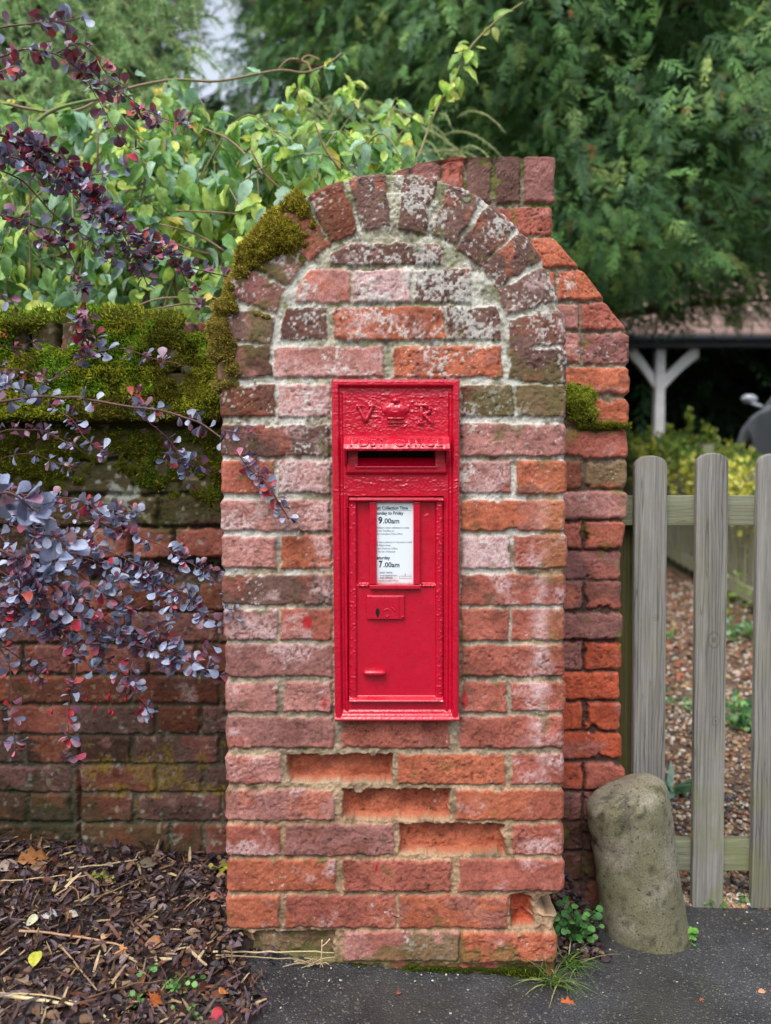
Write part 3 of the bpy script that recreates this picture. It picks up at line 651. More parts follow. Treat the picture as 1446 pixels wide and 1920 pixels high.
    P = np.stack([Xg, np.full_like(Xg, .002), Zg], -1); N = nrm(np.zeros_like(P) + [0, -1, .4]); T = .006 * fbm(P * [18, 18, 40], 4) + .001 - .01 * sstep(Z_(1822), Z_(1800), Zg)
    moss('moss', P, N, T, PILLAR, 1700, .007, [(96, 116, 34), (120, 130, 44), (70, 84, 28)], None, (58, 66, 24))
moss_all()
# ------------------------------------------------------------------ the post box set into the pillar
def hf(name, x0, x1, y0, y1, step, hfun, parent, mat=None, skirt=0.012, colfun=None):
    """cast-iron relief: h(px,py) in mm proud of the brick face; x0/x1 may vary with py"""
    ys = np.arange(y0, y1 + step, step); ys[-1] = y1; C = int((x1(y0) - x0(y0)) / step)
    t = np.linspace(0, 1, C); PX = np.array([x0(y) + (x1(y) - x0(y)) * t for y in ys]); PY_ = np.repeat(ys[:, None], C, 1)
    H = hfun(PX, PY_) / 1000.0; P = at(PX, PY_, np.full_like(PX, -.012)); P[..., 1] = -H
    V = P.reshape(-1, 3); Rr = len(ys); n = Rr * C; vi = np.arange(n).reshape(Rr, C)
    ring = np.concatenate([vi[0], vi[1:, -1], vi[-1, -2::-1], vi[-2:0:-1, 0]]); B = V[ring].copy(); B[:, 1] = skirt
    m = len(ring); k = np.arange(m); F2 = np.stack([ring, ring[(k + 1) % m], n + (k + 1) % m, n + k], 1)[:, ::-1]
    col = None if colfun is None else np.concatenate([colfun(PX, PY_).reshape(-1, 3), np.ones((m, 3)) * .3])
    me = npmesh(name, np.concatenate([V, B]), [np.concatenate([grid_faces(Rr, C, 0, True), F2])], col, True)
    return link(name, me, mat or M_RED, parent)
def rnd(px, py, a=0.0): return np.stack([px, py, np.full_like(px, a)], -1)
def bumpf(x, a, b, w=3.0): return sstep(a, a + w, x) * (1 - sstep(b - w, b, x))
BOXE = empty('post_box', at(742, 1350, 0.0), 'red cast iron wall post box with crown and white collection notice', 'post box')
LX = lambda y: np.interp(y, [712, 1350], [622.0, 628.5]); RX = lambda y: np.interp(y, [712, 1350], [861.5, 860.0])
def h_frame(px, py):
    l = px - np.interp(py, [712, 1350], [622.0, 628.5]); r = np.interp(py, [712, 1350], [861.5, 860.0]) - px; t = py - 712; e = np.minimum(np.minimum(l, r), t)
    h = 14 + 11 * (1 - sstep(11, 16, e)); h += 3.2 * bumpf(np.minimum(l, r), 18, 27, 4) * (t > 24)
    h -= 7 * (1 - np.clip(e / 4.5, 0, 1)) ** 2
    # sloping sill
    s = sstep(1324, 1350, py); h = np.where(py > 1322, np.maximum(h, 12 + 17 * s + 1.6 * bumpf(py, 1333, 1341, 3)), h); h -= 9 * np.clip((py - 1345) / 5, 0, 1) ** 2
    # aperture surround and the chute behind it
    a = bumpf(px, 648, 839, 5) * bumpf(py, 820, 891, 6); h += 9 * a
    slot = (px > 671) & (px < 816) & (py > 836) & (py < 874)
    rim = bumpf(px, 666, 821, 4) * bumpf(py, 872, 880, 3); h += 3 * rim
    dp = np.clip((874 - py) / 28, 0, 1.3); h = np.where(slot, np.where(py > 857, 20 - 16 * (874 - py) / 17, -12), h)
    # door seat
    h = np.where((px > 653) & (px < 832) & (py > 931) & (py < 1314), 5.0, h)
    # old blistered paint
    m1 = bumpf(py, 735, 818, 12) * sstep(14, 24, np.minimum(l, r)); m2 = bumpf(py, 893, 932, 8); m3 = 1 - sstep(16, 22, e)
    n = fbm(rnd(px / 9, py / 4.6, 2), 4); n2 = fbm(rnd(px / 3.2, py / 2.6, 5), 3)
    pt = sstep(-.05, .5, fbm(rnd(px / 26, py / 15, 12), 3)); crust = (np.clip(n - .12, 0, 1) * 3.6 + .8 * n2) * (.25 + .75 * pt)
    h += (crust * (.95 * m1 + .7 * m2 + .22 * m3) + .22 * n2 + .25 * fbm(rnd(px / 40, py / 40, 9), 3)) * (~slot)
    return h
fr = hf('frame', LX, RX, 712, 1350, 1.15, h_frame, BOXE)
def h_door(px, py):
    h = np.where(py > 1097, 14.0, 10.5); st = np.maximum(1 - sstep(667, 671, px), sstep(815, 819, px)); h = h + (20 - h) * st
    h -= 5 * np.clip(1 - np.minimum(px - 655, 830.5 - px) / 4, 0, 1) ** 2
    h = np.maximum(h, 26 * bumpf(py, 931, 943, 4)); h = np.maximum(h, np.where(py > 1302, 14 + 12 * sstep(1303, 1311, py), 0))
    led = bumpf(py, 1093, 1101, 3) * (bumpf(px, 672, 693, 3) + bumpf(px, 790, 816, 3)); h += 4.5 * led * (1 + .4 * fbm(rnd(px / 4, py / 4), 2))
    wet = sstep(.45, .7, vnoise(rnd(px / 3.4, py / 3.4, 3))) * st
    h += .16 * fbm(rnd(px / 30, py / 30, 4), 3) + .9 * wet + .15 * st * fbm(rnd(px / 4, py / 4, 8), 3)
    for (a, b, q) in ((802, 966, 1.4), (798, 968, 1.0), (785, 1165, .7), (680, 1085, .8)): h += q * np.exp(-((px - a) / 2.2) ** 2 - ((py - b) / 2.2) ** 2)
    return h
door = hf('door', lambda y: 655.0, lambda y: 830.5, 933, 1312, 1.15, h_door, BOXE)
bev_m = lambda o, wd=.0012, s=2: bev(o, wd, s)
def pbox(name, px0, px1, py0, py1, ya, yb, parent, mat=M_RED, b=.0014):
    a = Acc(); p = at([px0, px1], [py1, py0], ya); boxv(a, (p[0, 0], ya, p[0, 2]), (p[1, 0], yb, p[1, 2])); return bev_m(a.build(name, mat, parent, False), b)
# hood over the aperture: a thick sloping lip with cheeks
def hood():
    a = Acc(); x0, x1 = X_(647), X_(839.5); zt, zf, zb = Z_(817, -.014), Z_(822, -.05), Z_(843, -.058)
    n = 44; xs = np.linspace(x0, x1, n); V = []; prof = [(-.012, zt), (-.030, zt - .003), (-.050, zf - .011), (-.054, zb + .002), (-.052, zb - .0025), (-.046, zb), (-.02, zb + .012), (-.012, zb + .012)]
    m = len(prof)
    for i, x in enumerate(xs):
        for (y, z) in prof:
            w = .0007 * vnoise(np.array([x * 160, y * 300, z * 200])); V.append((x, y + w, z + w * .9))
    F = np.array([[i * m + j, i * m + (j + 1) % m, (i + 1) * m + (j + 1) % m, (i + 1) * m + j] for i in range(n - 1) for j in range(m)])
    caps = np.array([list(range(m)), [(n - 1) * m + q for q in range(m)][::-1]])
    a.add(V, [F[:, ::-1], caps])
    for xa, xb in ((x0 + .0005, x0 + .006), (x1 - .006, x1 - .0005)):
        prism(a, [(-.010, zb + .012), (-.044, zb + .002), (-.032, zb - .018), (-.020, zb - .032), (-.010, zb - .034)], 0, xa, xb)
    o = a.build('hood', M_RED, BOXE, False); bev_m(o, .0009); return o
HOOD = hood()
FONTM = {}
def text(name, body, x0, x1, ybase, cap, Y, mat, parent, ext=.0, tilt=None, bold=0.0):
    """flat letters; x0..x1 and the base line in photo pixels at plane Y, cap height in pixels"""
    c = bpy.data.curves.new(name, 'FONT'); c.body = body; c.size = 1.0; c.extrude = 0; c.offset = bold; c.resolution_u = 3
    o = bpy.data.objects.new(name, c); COLL.objects.link(o); dg = bpy.context.evaluated_depsgraph_get(); dg.update()
    me = bpy.data.meshes.new_from_object(o.evaluated_get(dg)); bpy.data.objects.remove(o); bpy.data.curves.remove(c)
    v = np.zeros(len(me.vertices) * 3); me.vertices.foreach_get('co', v); v = v.reshape(-1, 3); a, b = at([x0, x1], [ybase, ybase], Y)
    sx = (b[0] - a[0]) / (v[:, 0].max() - v[:, 0].min()); s = FPX / (Y - CAMP[1]); sz = cap / s / .70
    q = np.stack([a[0] + (v[:, 0] - v[:, 0].min()) * sx, np.full(len(v), Y), a[2] + v[:, 1] * sz], -1)
    me.vertices.foreach_set('co', q.astype(np.float32).ravel()); me.update(); me.name = name
    o = link(name, me, mat, parent)
    if ext:
        m = o.modifiers.new('thick', 'SOLIDIFY'); m.thickness = ext; m.offset = 0; bev(o, ext * .3, 2)
    return o
# raised lettering on the sloping face of the hood
def hood_text():
    o = text('lettering', 'POST  OFFICE', 658, 829, 838, 12.5, -.03, M_RED, HOOD_P, ext=.0, bold=.015)
    me = o.data; v = np.zeros(len(me.vertices) * 3); me.vertices.foreach_get('co', v); v = v.reshape(-1, 3)
    zt, zb = Z_(817, -.014) - .003, Z_(843, -.058) + .002; t = (v[:, 2] - v[:, 2].min()) / (v[:, 2].max() - v[:, 2].min())
    za, zc = zb + .0035, zt - .004; z = za + (zc - za) * t
    y = np.interp(z, [zb, Z_(822, -.05) - .011, zt], [-.054, -.050, -.030]); v[:, 1] = y - .0004; v[:, 2] = z
    me.vertices.foreach_set('co', v.astype(np.float32).ravel()); me.update()
    m = o.modifiers.new('thick', 'SOLIDIFY'); m.thickness = .0021; m.offset = 0
HOOD_P = HOOD
pbox('aperture', 673.5, 814.5, 838, 857.5, -.0008, .009, BOXE, mat=M_BLACK, b=.0002)  # black block fills the slot in place of its unlit depth
hood_text()
# royal cypher: V, crown, R in relief, clogged with paint
def letter(strokes, r, name='letter'):
    a = Acc()
    for st in strokes:
        P = np.array([at(x, y, -.0165) for x, y in st]); P = smoothpath(P, 6) if len(P) > 2 else P + 0
        if len(P) == 2: P = P[0] + (P[1] - P[0]) * np.linspace(0, 1, 7)[:, None]
        tube(a, P, r * (1 + .25 * vnoise(P * 260)), 9)
    return a.build(name, M_RED, BOXE)
letter([[(672, 763), (679, 776), (685.5, 790)], [(685.5, 790), (692, 777), (698, 764)], [(668, 762), (678, 761)], [(691, 762), (703, 761)]], .0043)
letter([[(790, 763), (790, 777), (789, 792)], [(784, 761), (798, 760), (806, 766), (804, 773), (792, 777)], [(796, 778), (803, 786), (811, 794)], [(784, 793), (795, 793)]], .0043)
def h_crown(px, py):
    def el(cx, cy, rx, ry, H): q = 1 - ((px - cx) / rx) ** 2 - ((py - cy) / ry) ** 2; return H * np.sqrt(np.clip(q, 0, 1))
    h = el(742, 752, 9, 7.5, 17); hw = np.interp(py, [757, 763, 772, 781, 786], [17, 28, 27, 19, 17])
    q = np.clip(1 - ((px - 742) / hw) ** 2, 0, 1); h = np.maximum(h, (py > 756) * (py < 783) * (8 + 7 * np.sin(np.clip((py - 754) / 30, 0, 1) * math.pi)) * np.sqrt(q))
    for (y0, y1, H) in ((782, 788, 11), (790, 795, 10), (796, 801, 6)): h = np.maximum(h, H * bumpf(py, y0, y1, 2.5) * bumpf(px, 723, 761, 5))
    h = h - 1.5 * np.clip(np.cos((px - 742) / 5.2), 0, 1) * (py > 760) * (py < 772)
    return 12 + h * .8 + np.where(h > 1, .6 * fbm(rnd(px / 5, py / 5), 3), -2)
hf('crown', lambda y: 712.0, lambda y: 772.0, 743, 803, .9, h_crown, BOXE, skirt=-.008)
# holder bars, notice, lock, pull
nf = Acc()
for q in ((693, 706.6, 941, 1104), (775, 788, 941, 1104), (693, 788, 1096.5, 1104.5)):
    p = at([q[0], q[1]], [q[3], q[2]], -.02); dy = .024 if q[2] > 1000 else .0205; p2 = p.copy()
    if q[2] < 1000: p2[0, 2] += .009
    boxv(nf, (p2[0, 0], -dy, p2[0, 2]), (p2[1, 0], -.009, p2[1, 2]))
bev_m(nf.build('notice_holder', M_RED, BOXE, False), .0018, 3)
def notice():
    M = NT('printed_paper'); co = M.coord(); st = M.noise(38, 5, .6, co); sep = M.n('SeparateXYZ'); M.l(co, sep.inputs[0])
    mr = M.n('MapRange'); M.l(sep.outputs[2], mr.inputs['Value']); z0 = Z_(1097, -.0135)
    mr.inputs['From Min'].default_value = z0; mr.inputs['From Max'].default_value = z0 + .026; mr.inputs['To Min'].default_value = 1.0; mr.inputs['To Max'].default_value = 0.0
    f = M.mix(1.0, mr.outputs[0], M.ramp(st, .42, .62), 'MULTIPLY')
    M.base(M.mix(f, L4((226, 236, 240)), L4((216, 150, 130)))); M.set(Roughness=.3); a = Acc(); n = 20
    xs = np.linspace(702, 779, n); ys = np.linspace(942, 1098.5, n); PX, PYY = np.meshgrid(xs, ys); P = at(PX, PYY, np.full_like(PX, -.0135)); a.add(P.reshape(-1, 3), grid_faces(n, n, 0, True))
    o = a.build('notice', M.m, BOXE); m = o.modifiers.new('thick', 'SOLIDIFY'); m.thickness = .0008; m.offset = -1; return o
NOT = notice()
for (b, x0, x1, yb, cap, bo, mt) in ((b, x0, x1, yb, cap * 1.12, bo + .012, mt) for (b, x0, x1, yb, cap, bo, mt) in (("Last Collection Time", 702.2, 765, 955.4, 5.4, .018, 0), ("Monday to Friday", 701.3, 756.6, 964.9, 5.2, .02, 0), ("9", 709.6, 717.2, 981.2, 10.6, .03, 0), (".00am", 718.6, 748.8, 981.2, 8.2, .012, 0),
        ("At 4.00pm a later collection is made", 700, 767.6, 991, 3.0, .01, 1), ("from the PostBox at", 700, 739, 996.8, 3.0, 0, 1), ("Castle Hedingham Post Office", 699, 755, 1002.6, 3.0, 0, 1),
        ("The latest collection in the area is made", 702, 772.8, 1018, 3.0, 0, 1), ("at 5.45pm from", 702, 732.4, 1024, 3.0, .01, 1), ("Halstead Delivery Office,", 699, 746, 1030, 3.0, 0, 1), ("High Street Halstead", 699, 740.8, 1035.8, 3.0, 0, 1),
        ("Saturday", 703.2, 731.8, 1048.6, 5.2, .02, 0), ("7", 710.8, 717.4, 1063.4, 10.6, .03, 0), (".00am", 719.4, 749.2, 1063.4, 8.2, .012, 0),
        ("03457 740740", 711.8, 736, 1075.4, 3.0, .01, 1), ("www.royalmail.com", 711.8, 744.4, 1080.2, 2.6, .01, 1), ("0345 6000606", 711.8, 736.2, 1085, 3.0, .02, 1), ("Postbox number CO9 57", 711.8, 746.8, 1090.2, 2.6, .005, 1))):
    text('lettering', b, x0, x1, yb, cap, -.01375, M_INK2 if mt else M_INK, NOT, bold=bo)
def mark(nm, qs):
    a = Acc()
    for q in qs:
        p = at([q[0], q[1]], [q[3], q[2]], -.01375); a.add([(p[0, 0], -.01375, p[0, 2]), (p[1, 0], -.01375, p[0, 2]), (p[1, 0], -.01375, p[1, 2]), (p[0, 0], -.01375, p[1, 2])], np.array([[0, 1, 2, 3]]))
    a.build(nm, M_INK2, NOT, False)
mark('emblem_frame', ((749, 771, 1080, 1080.6), (749, 771, 1084.6, 1085.2), (749, 749.6, 1080.6, 1084.6), (770.4, 771, 1080.6, 1084.6)))
mark('emblem', ((759.4, 760.6, 1075.5, 1079.6),)); mark('rule', ((707, 771, 957.0, 957.6),))
lock = pbox('lock_plate', 687.5, 759, 1116, 1162.5, -.0195, -.013, BOXE, b=.0028)
pbox('lock_cover', 697.5, 748.5, 1118.5, 1161, -.0212, -.019, lock, b=.0016)
a = Acc(); c = at(708.2, 1149, -.0214)
t = np.linspace(0, 2 * math.pi, 18, endpoint=False); K = np.stack([c[0] + .0044 * np.cos(t) * (1 - .25 * (np.sin(t) < 0)), np.full(18, -.0218), c[2] + .0098 * np.sin(t)], -1)
K2 = K.copy(); K2[:, 1] = -.0205; k = np.arange(18); a.add(np.concatenate([K, K2]), [np.array([list(range(18))]), np.stack([k, (k + 1) % 18, 18 + (k + 1) % 18, 18 + k], 1)]); a.build('keyhole', M_BLACK, lock, False)
a = Acc()
for st in ([(719, 1146), (724, 1142), (729, 1143), (732, 1149)], [(735, 1139), (738, 1142), (741, 1146)], [(723, 1155), (727, 1156), (730, 1153)], [(753, 1158), (757, 1155)]):
    P = np.array([at(x, y, -.0215) for x, y in st]); P = smoothpath(P, 5) if len(P) > 2 else P; tube(a, P, .0015, 6)
a.build('rivet_ring', M_RED, lock)
a = Acc(); u = np.linspace(0, math.pi, 9); v = np.linspace(0, 2 * math.pi, 16, endpoint=False); c = at(702.5, 1260, -.014)
V = np.array([[c[0] + .0235 * math.copysign(abs(math.cos(q)) ** .5, math.cos(q)), c[1] - .007 - .0085 * math.sin(q) ** .6 * math.cos(w_), c[2] + .0068 * math.sin(q) ** .6 * math.sin(w_)] for q in u for w_ in v])
i = np.arange(8)[:, None] * 16; j = np.arange(16)[None]; F = np.stack([(i + j).ravel(), (i + (j + 1) % 16).ravel(), (i + 16 + (j + 1) % 16).ravel(), (i + 16 + j).ravel()], 1)
a.add(V, F); a.build('door_pull', M_RED, BOXE)

# ------------------------------------------------------------------ ground heights
def A_(x, y): return -.002 - .08 * np.minimum(x, .35) - .055 * np.maximum(x - .35, 0) - .07 * y
def bed_edge(y): return -.268 - .035 * sstep(-.14, .0, y) + .02 * np.sin(y * 23) + .012 * np.sin(y * 61 + 1)
def Mul(x, y): return A_(x, y) + .014 + .062 * sstep(-.2, .3, y) + .01 * np.sin(x * 17 + y * 9) * np.sin(y * 21)
def Gv(x, y): return -.086 + .112 * np.maximum(y - .4, 0) - .03 * (x - .85) * np.clip(1 - y, 0, 1)
def G(x, y):
    x = np.asarray(x, float); y = np.asarray(y, float)
    return np.where(y > .40, Gv(x, y), np.where(x < bed_edge(y), Mul(x, y), A_(x, y)))
def gpt(px, py):
    y = 0.1
    lo, hi = -1.2, 8.0
    for _ in range(50):
        y = (lo + hi) / 2; p = at(px, py, y)
        if p[2] > float(G(p[0], y)): lo = y
        else: hi = y
    return np.array([p[0], y, float(G(p[0], y))])

# ------------------------------------------------------------------ picket gate
GY = .37
GATE = empty('picket_gate', (X_(1330, GY), GY, Z_(1705, GY)), 'weathered grey timber picket gate with round topped pales, right of the pier', 'gate')
def picket(xt, xb, wt, ztop, zbot, y0, th, name, mat, parent, seed=0):
    hw = wt / 2; n = 12; prof = [(-hw, 0), (hw, 0), (hw, 1)] ; sh = hw * .62
    arc = [(hw * math.cos(a), sh * math.sin(a)) for a in np.linspace(0, math.pi, n)]
    pts = [(xb - hw, zbot), (xb + hw, zbot)] + [(xt + a, ztop - sh + b) for a, b in arc]
    a = Acc(); prism(a, pts, 1, y0, y0 + th); o = a.build(name, mat, parent, False); bev(o, .003, 2); return o
for (xt, xb, yt, yb) in ((1221.5, 1216, 854, 1705), (1337.5, 1327.5, 849, 1706), (1452, 1438, 850, 1704), (1567, 1549, 852, 1703)):
    picket(X_(xt, GY, 860), X_(xb, GY, 1700), (59.5 + RNG.uniform(-1.5, 1.5)) / 728, Z_(yt, GY), Z_(yb, GY), GY, .019, 'picket', M_GATE, GATE)
for (y0, y1) in ((929, 985), (1577, 1633)):
    a = Acc(); p = at([1160, 1640], [y1, y0], GY + .02); boxv(a, (p[0, 0], GY + .0195, p[0, 2]), (p[1, 0], GY + .050, p[1, 2])); bev(a.build('rail', M_RAIL, GATE, False), .002)
a = Acc(); p = at([1160, 1192], [1640, 986], GY + .03); boxv(a, (p[0, 0] - .02, GY + .053, p[0, 2]), (X_(1191, GY + .05, 1200), GY + .10, Z_(930, GY + .05))); bev(a.build('stile', M_STILE, GATE, False), .002)

# ------------------------------------------------------------------ leaning stone guard
def bollard():
    base = at(1214, 1762, .225); top = at(1172, 1476, .225); a = Acc(); n = 46; k = 72; V = []
    th = np.linspace(0, 2 * math.pi, k, endpoint=False)
    ts = np.concatenate([np.linspace(-.12, .91, 34), .91 + .09 * np.sin(np.linspace(0, math.pi / 2, n - 34 + 1)[1:])])
    for t in ts:
        r = .103 - .010 * t
        if t > .91: r *= math.sqrt(max(1 - ((t - .91) / .0902) ** 2, 0)) ** .42
        c = base + (top - base) * t
        tilt = .07 * max(t - .5, 0) * 2
        V.append(np.stack([c[0] + r * np.cos(th), c[1] + r * .95 * np.sin(th), c[2] + tilt * r / .1 * .35 * np.cos(th) + .010 * np.cos(th) * (t > .7)], -1))
    V = np.array(V).reshape(-1, 3); ax = base + (top - base) * .5
    nn = nrm((V - ax) * [1, 1, .25]); V = V + nn * (.004 * fbm(V * 9, 3) + .0014 * fbm(V * 27 + 5, 4) + .0016 * fbm(V * 60, 3) - .004 * np.clip(vnoise(V * 55) - .55, 0, 1) * 3)[:, None]
    i = np.arange(n - 1)[:, None] * k; j = np.arange(k)[None]; F = np.stack([(i + j).ravel(), (i + (j + 1) % k).ravel(), (i + k + (j + 1) % k).ravel(), (i + k + j).ravel()], 1)
    n1 = fbm(V * 13 + 3, 4); n2 = fbm(V * 70, 3)
    c = lin((138, 133, 116)) * (1 + .2 * n2[:, None]); c = c + (lin((108, 106, 78)) - c) * (sstep(-.1, .5, n1 + .5 * sstep(.26, .0, V[:, 2]) * sstep(.03, -.05, V[:, 0] - ax[0]))[:, None] * .7)
    dk = sstep(.05, .25, fbm(V * 34, 4) * 1.2 + .95 * np.exp(-((V[:, 0] - ax[0] + .06) / .05) ** 2 - ((V[:, 2] - top[2] + .045) / .035) ** 2) - .55); c = c + (lin((70, 68, 58)) - c) * (.7 * dk)[:, None]
    pit = np.clip(vnoise(V * 90) - .5, 0, 1); c = c * (1 - 1.3 * pit[:, None].clip(0, .6))
    a.add(V, [F, np.array([[(n - 1) * k + q for q in range(k)]])], c)
    o = a.build('guard_stone', mat_attr('old_stone', .9, .4, 230, 1.0, .0022, .2, fine=260, pits=95)); return tag(o, 'leaning rounded stone bollard in front of the gate', 'bollard')
bollard()
# ------------------------------------------------------------------ ground sheets
def sheet(name, xs, ys, zf, mat, colf=None, label=None, kind='structure', jag=None):
    Xg, Yg = np.meshgrid(xs, ys)
    if jag is not None: Xg = jag(Xg, Yg)
    Zg = zf(Xg, Yg); V = np.stack([Xg, Yg, Zg], -1).reshape(-1, 3)
    me = npmesh(name, V, grid_faces(len(ys), len(xs)), None if colf is None else colf(V)); o = link(name, me, mat); return tag(o, label, None, None, kind)
def mat_asphalt():
    M = NT('damp_asphalt'); co = M.coord(); n = M.noise(7, 6, .6, co); f = M.noise(420, 3, .6, co)
    v = M.n('TexVoronoi'); v.inputs['Scale'].default_value = 210; v.inputs['Scale'].default_value = 260; M.l(co, v.inputs['Vector']); bw = M.n('RGBToBW'); M.l(v.outputs['Color'], bw.inputs[0])
    base = M.mix(M.ramp(n, .35, .7), L4((58, 59, 63)), L4((86, 87, 90)))
    st = M.mix(M.ramp(bw.outputs[0], .77, .84, (0, 0, 0, 1), (.6, .6, .6, 1)), base, L4((150, 145, 136)))
    d = M.ramp(v.outputs['Distance'], .25, .6, (1, 1, 1, 1), (.55, .55, .55, 1)); c = M.mix(1.0, st, d, 'MULTIPLY')
    big = M.ramp(M.noise(2.6, 4, .6, co), .5, .72, (0, 0, 0, 1), (.7, .7, .7, 1)); c = M.mix(big, c, L4((62, 60, 50)))
    M.base(c); M.l(M.ramp(n, .3, .7, (.42,) * 3 + (1,), (.7,) * 3 + (1,)), M.b.inputs['Roughness']); M.b.inputs['Specular IOR Level'].default_value = .4
    q = M.bump(v.outputs['Distance'], .8, .003); q.invert = True; return M.m
sheet('pavement', np.linspace(-2.2, 3.2, 170), np.concatenate([np.linspace(-6, -.6, 20)[:-1], np.linspace(-.6, .45, 90)]),
      lambda x, y: A_(x, y) + .004 * fbm(np.stack([x * 3, y * 3, 0 * x], -1), 3) + .0016 * fbm(np.stack([x * 40, y * 40, 0 * x], -1), 3), mat_asphalt())
M_SOIL = mat_attr('wet_soil', .75, .4, 60, .7, .004, .3)
soil = lambda V: lin((52, 42, 38)) * (1 + .5 * fbm(V * 14, 3)[:, None])
def bed():
    ys = np.linspace(-.95, .33, 110); t = np.linspace(0, 1, 130); E = bed_edge(ys)
    Xg = -2.0 + (E[:, None] + 2.0) * (t[None] ** .8); Yg = np.repeat(ys[:, None], 130, 1); Zg = Mul(Xg, Yg) - .022 * np.clip(1 - (E[:, None] - Xg) / .03, 0, 1) + .006 * fbm(np.stack([Xg * 22, Yg * 22, 0 * Xg], -1), 3)
    V = np.stack([Xg, Yg, Zg], -1).reshape(-1, 3); tag(link('soil', npmesh('soil', V, grid_faces(110, 130), soil(V)), M_SOIL), kind='structure')
bed()
# little heap of soil between the pier and the stone
def mound_z(x, y): return A_(x, y) + .012 + .13 * np.exp(-((x - .40) / .075) ** 2 - ((y - .34) / .12) ** 2)
sheet('soil', np.linspace(.345, .56, 40), np.linspace(.02, .33, 40), lambda x, y: mound_z(x, y) - .02 * sstep(.42, .55, x) - .012, M_SOIL, soil)
# garden ground behind: rises away from the gate, up to a level yard
def T_(x, y):
    added_bank = 3.6 * sstep(-5.5, -8.5, y)  # unseen rise behind the camera, added to darken reflections in the red paint
    z = added_bank + np.where(y < .4, A_(x, y) - .03, Gv(x, np.minimum(y, 4.2)) - .03 + .235 * np.clip(y - 4.2, 0, 2.3)); yd = sstep(2.9, 3.5, x) * sstep(3.9, 4.7, y); z = np.where(yd > 0, np.maximum(z, z + (.94 - z) * yd), z); return np.where(y > 6.6, z + .01 * np.clip(y - 6.6, 0, 60), z) + np.where(x < .4, .22 * sstep(.4, .9, y), 0)
M_TERR = NT('garden_earth'); M_TERR.base(M_TERR.mix(M_TERR.ramp(M_TERR.noise(3, 6), .35, .7), L4((70, 62, 48)), L4((84, 90, 50)))); M_TERR.set(Roughness=.95); M_TERR.bump(M_TERR.noise(40, 5), .6, .02)
def spaced(a, b, n, p=3): t = np.linspace(-1, 1, n); return a + (b - a) * (np.sign(t) * np.abs(t) ** p + 1) / 2
sheet('ground', np.unique(np.concatenate([spaced(-120, 120, 60), np.linspace(-4, 9, 50)])), np.unique(np.concatenate([np.linspace(-60, -6, 8), np.linspace(-6, .4, 20), np.linspace(.4, 12, 60), np.linspace(12, 160, 24)])), T_, M_TERR.m)
grv = lambda V: (lin((112, 92, 76)) * (1 + .6 * fbm(V * 45, 3)[:, None]))
sheet('gravel_path', np.linspace(.46, 2.28, 80), np.linspace(.375, 5.4, 160), lambda x, y: Gv(x, y) - .006 + .006 * fbm(np.stack([x * 9, y * 9, 0 * x], -1), 3), mat_attr('gravel_bed', .8, .45, 90, .8, .006, .3), grv)

# pebbles: one loose mass
def ico():
    bm = bmesh.new(); bmesh.ops.create_icosphere(bm, subdivisions=1, radius=1); V = np.array([v.co[:] for v in bm.verts]); F = np.array([[v.index for v in f.verts] for f in bm.faces]); bm.free(); return V, F
IV, IF = ico()
def rocks(acc, pos, size, pal, flat=.6, wts=None):
    n = len(pos); t = rdir(n); t[:, 2] *= .35; t = nrm(t); nn = nrm(np.array([0, 0, 1.0]) + .35 * RNG.normal(0, 1, (n, 3))); nn = nrm(nn - (nn * t).sum(-1, keepdims=True) * t); b = np.cross(nn, t)
    s = np.asarray(size)[:, None]; sx = s * RNG.uniform(.8, 1.35, (n, 1)); sy = s * RNG.uniform(.7, 1.05, (n, 1)); sz = s * flat * RNG.uniform(.7, 1.2, (n, 1))
    jv = 1 + .16 * RNG.normal(0, 1, (n, len(IV), 1)); L = IV[None] * jv
    V = pos[:, None] + L[..., 0:1] * (t * sx)[:, None] + L[..., 1:2] * (b * sy)[:, None] + L[..., 2:3] * (nn * sz)[:, None]
    F = (IF[None] + (np.arange(n) * len(IV))[:, None, None]).reshape(-1, 3); acc.add(V.reshape(-1, 3), F, np.repeat(pick(pal, n, wts), len(IV), 0))
def gravel():
    a = Acc(); pal = [(186, 166, 146), (150, 120, 98), (122, 92, 74), (96, 92, 94), (206, 196, 182), (160, 108, 78), (74, 72, 76), (176, 150, 112)]
    y = .38 + 3.6 * RNG.uniform(0, 1, 15000) ** 1.9; x0 = np.full_like(y, .5); x = RNG.uniform(.52, 1.15 + .42 * np.clip(y, 0, 3), 15000)
    rocks(a, np.stack([x, y, Gv(x, y) + .002 * RNG.normal(0, 1, 15000)], -1), RNG.uniform(.0045, .0105, 15000) * (1 + .25 * (y > 1.2)), pal)
    tag(a.build('gravel', M_PEBBLE), 'multicoloured pea gravel covering the path behind the gate', None, None, 'stuff')
    # rusty fallen leaflets lying far up the path
gravel()
def grit():
    a = Acc(); n = 2600; x = RNG.uniform(-.75, 1.4, n); y = RNG.uniform(-.5, .36, n); ok = x > bed_edge(y) - .05; x, y = x[ok], y[ok]
    near = RNG.uniform(0, 1, len(x)) < .45 + .55 * np.exp(-np.abs(y - .3) / .1); x, y = x[near], y[near]
    rocks(a, np.stack([x, y, A_(x, y) + .001], -1), RNG.uniform(.0012, .0032, len(x)), [(150, 142, 130), (110, 100, 92), (190, 184, 172), (120, 84, 60), (60, 56, 54)])
    tag(a.build('grit', M_PEBBLE), 'small loose stones scattered over the dark pavement', None, None, 'stuff')
grit()

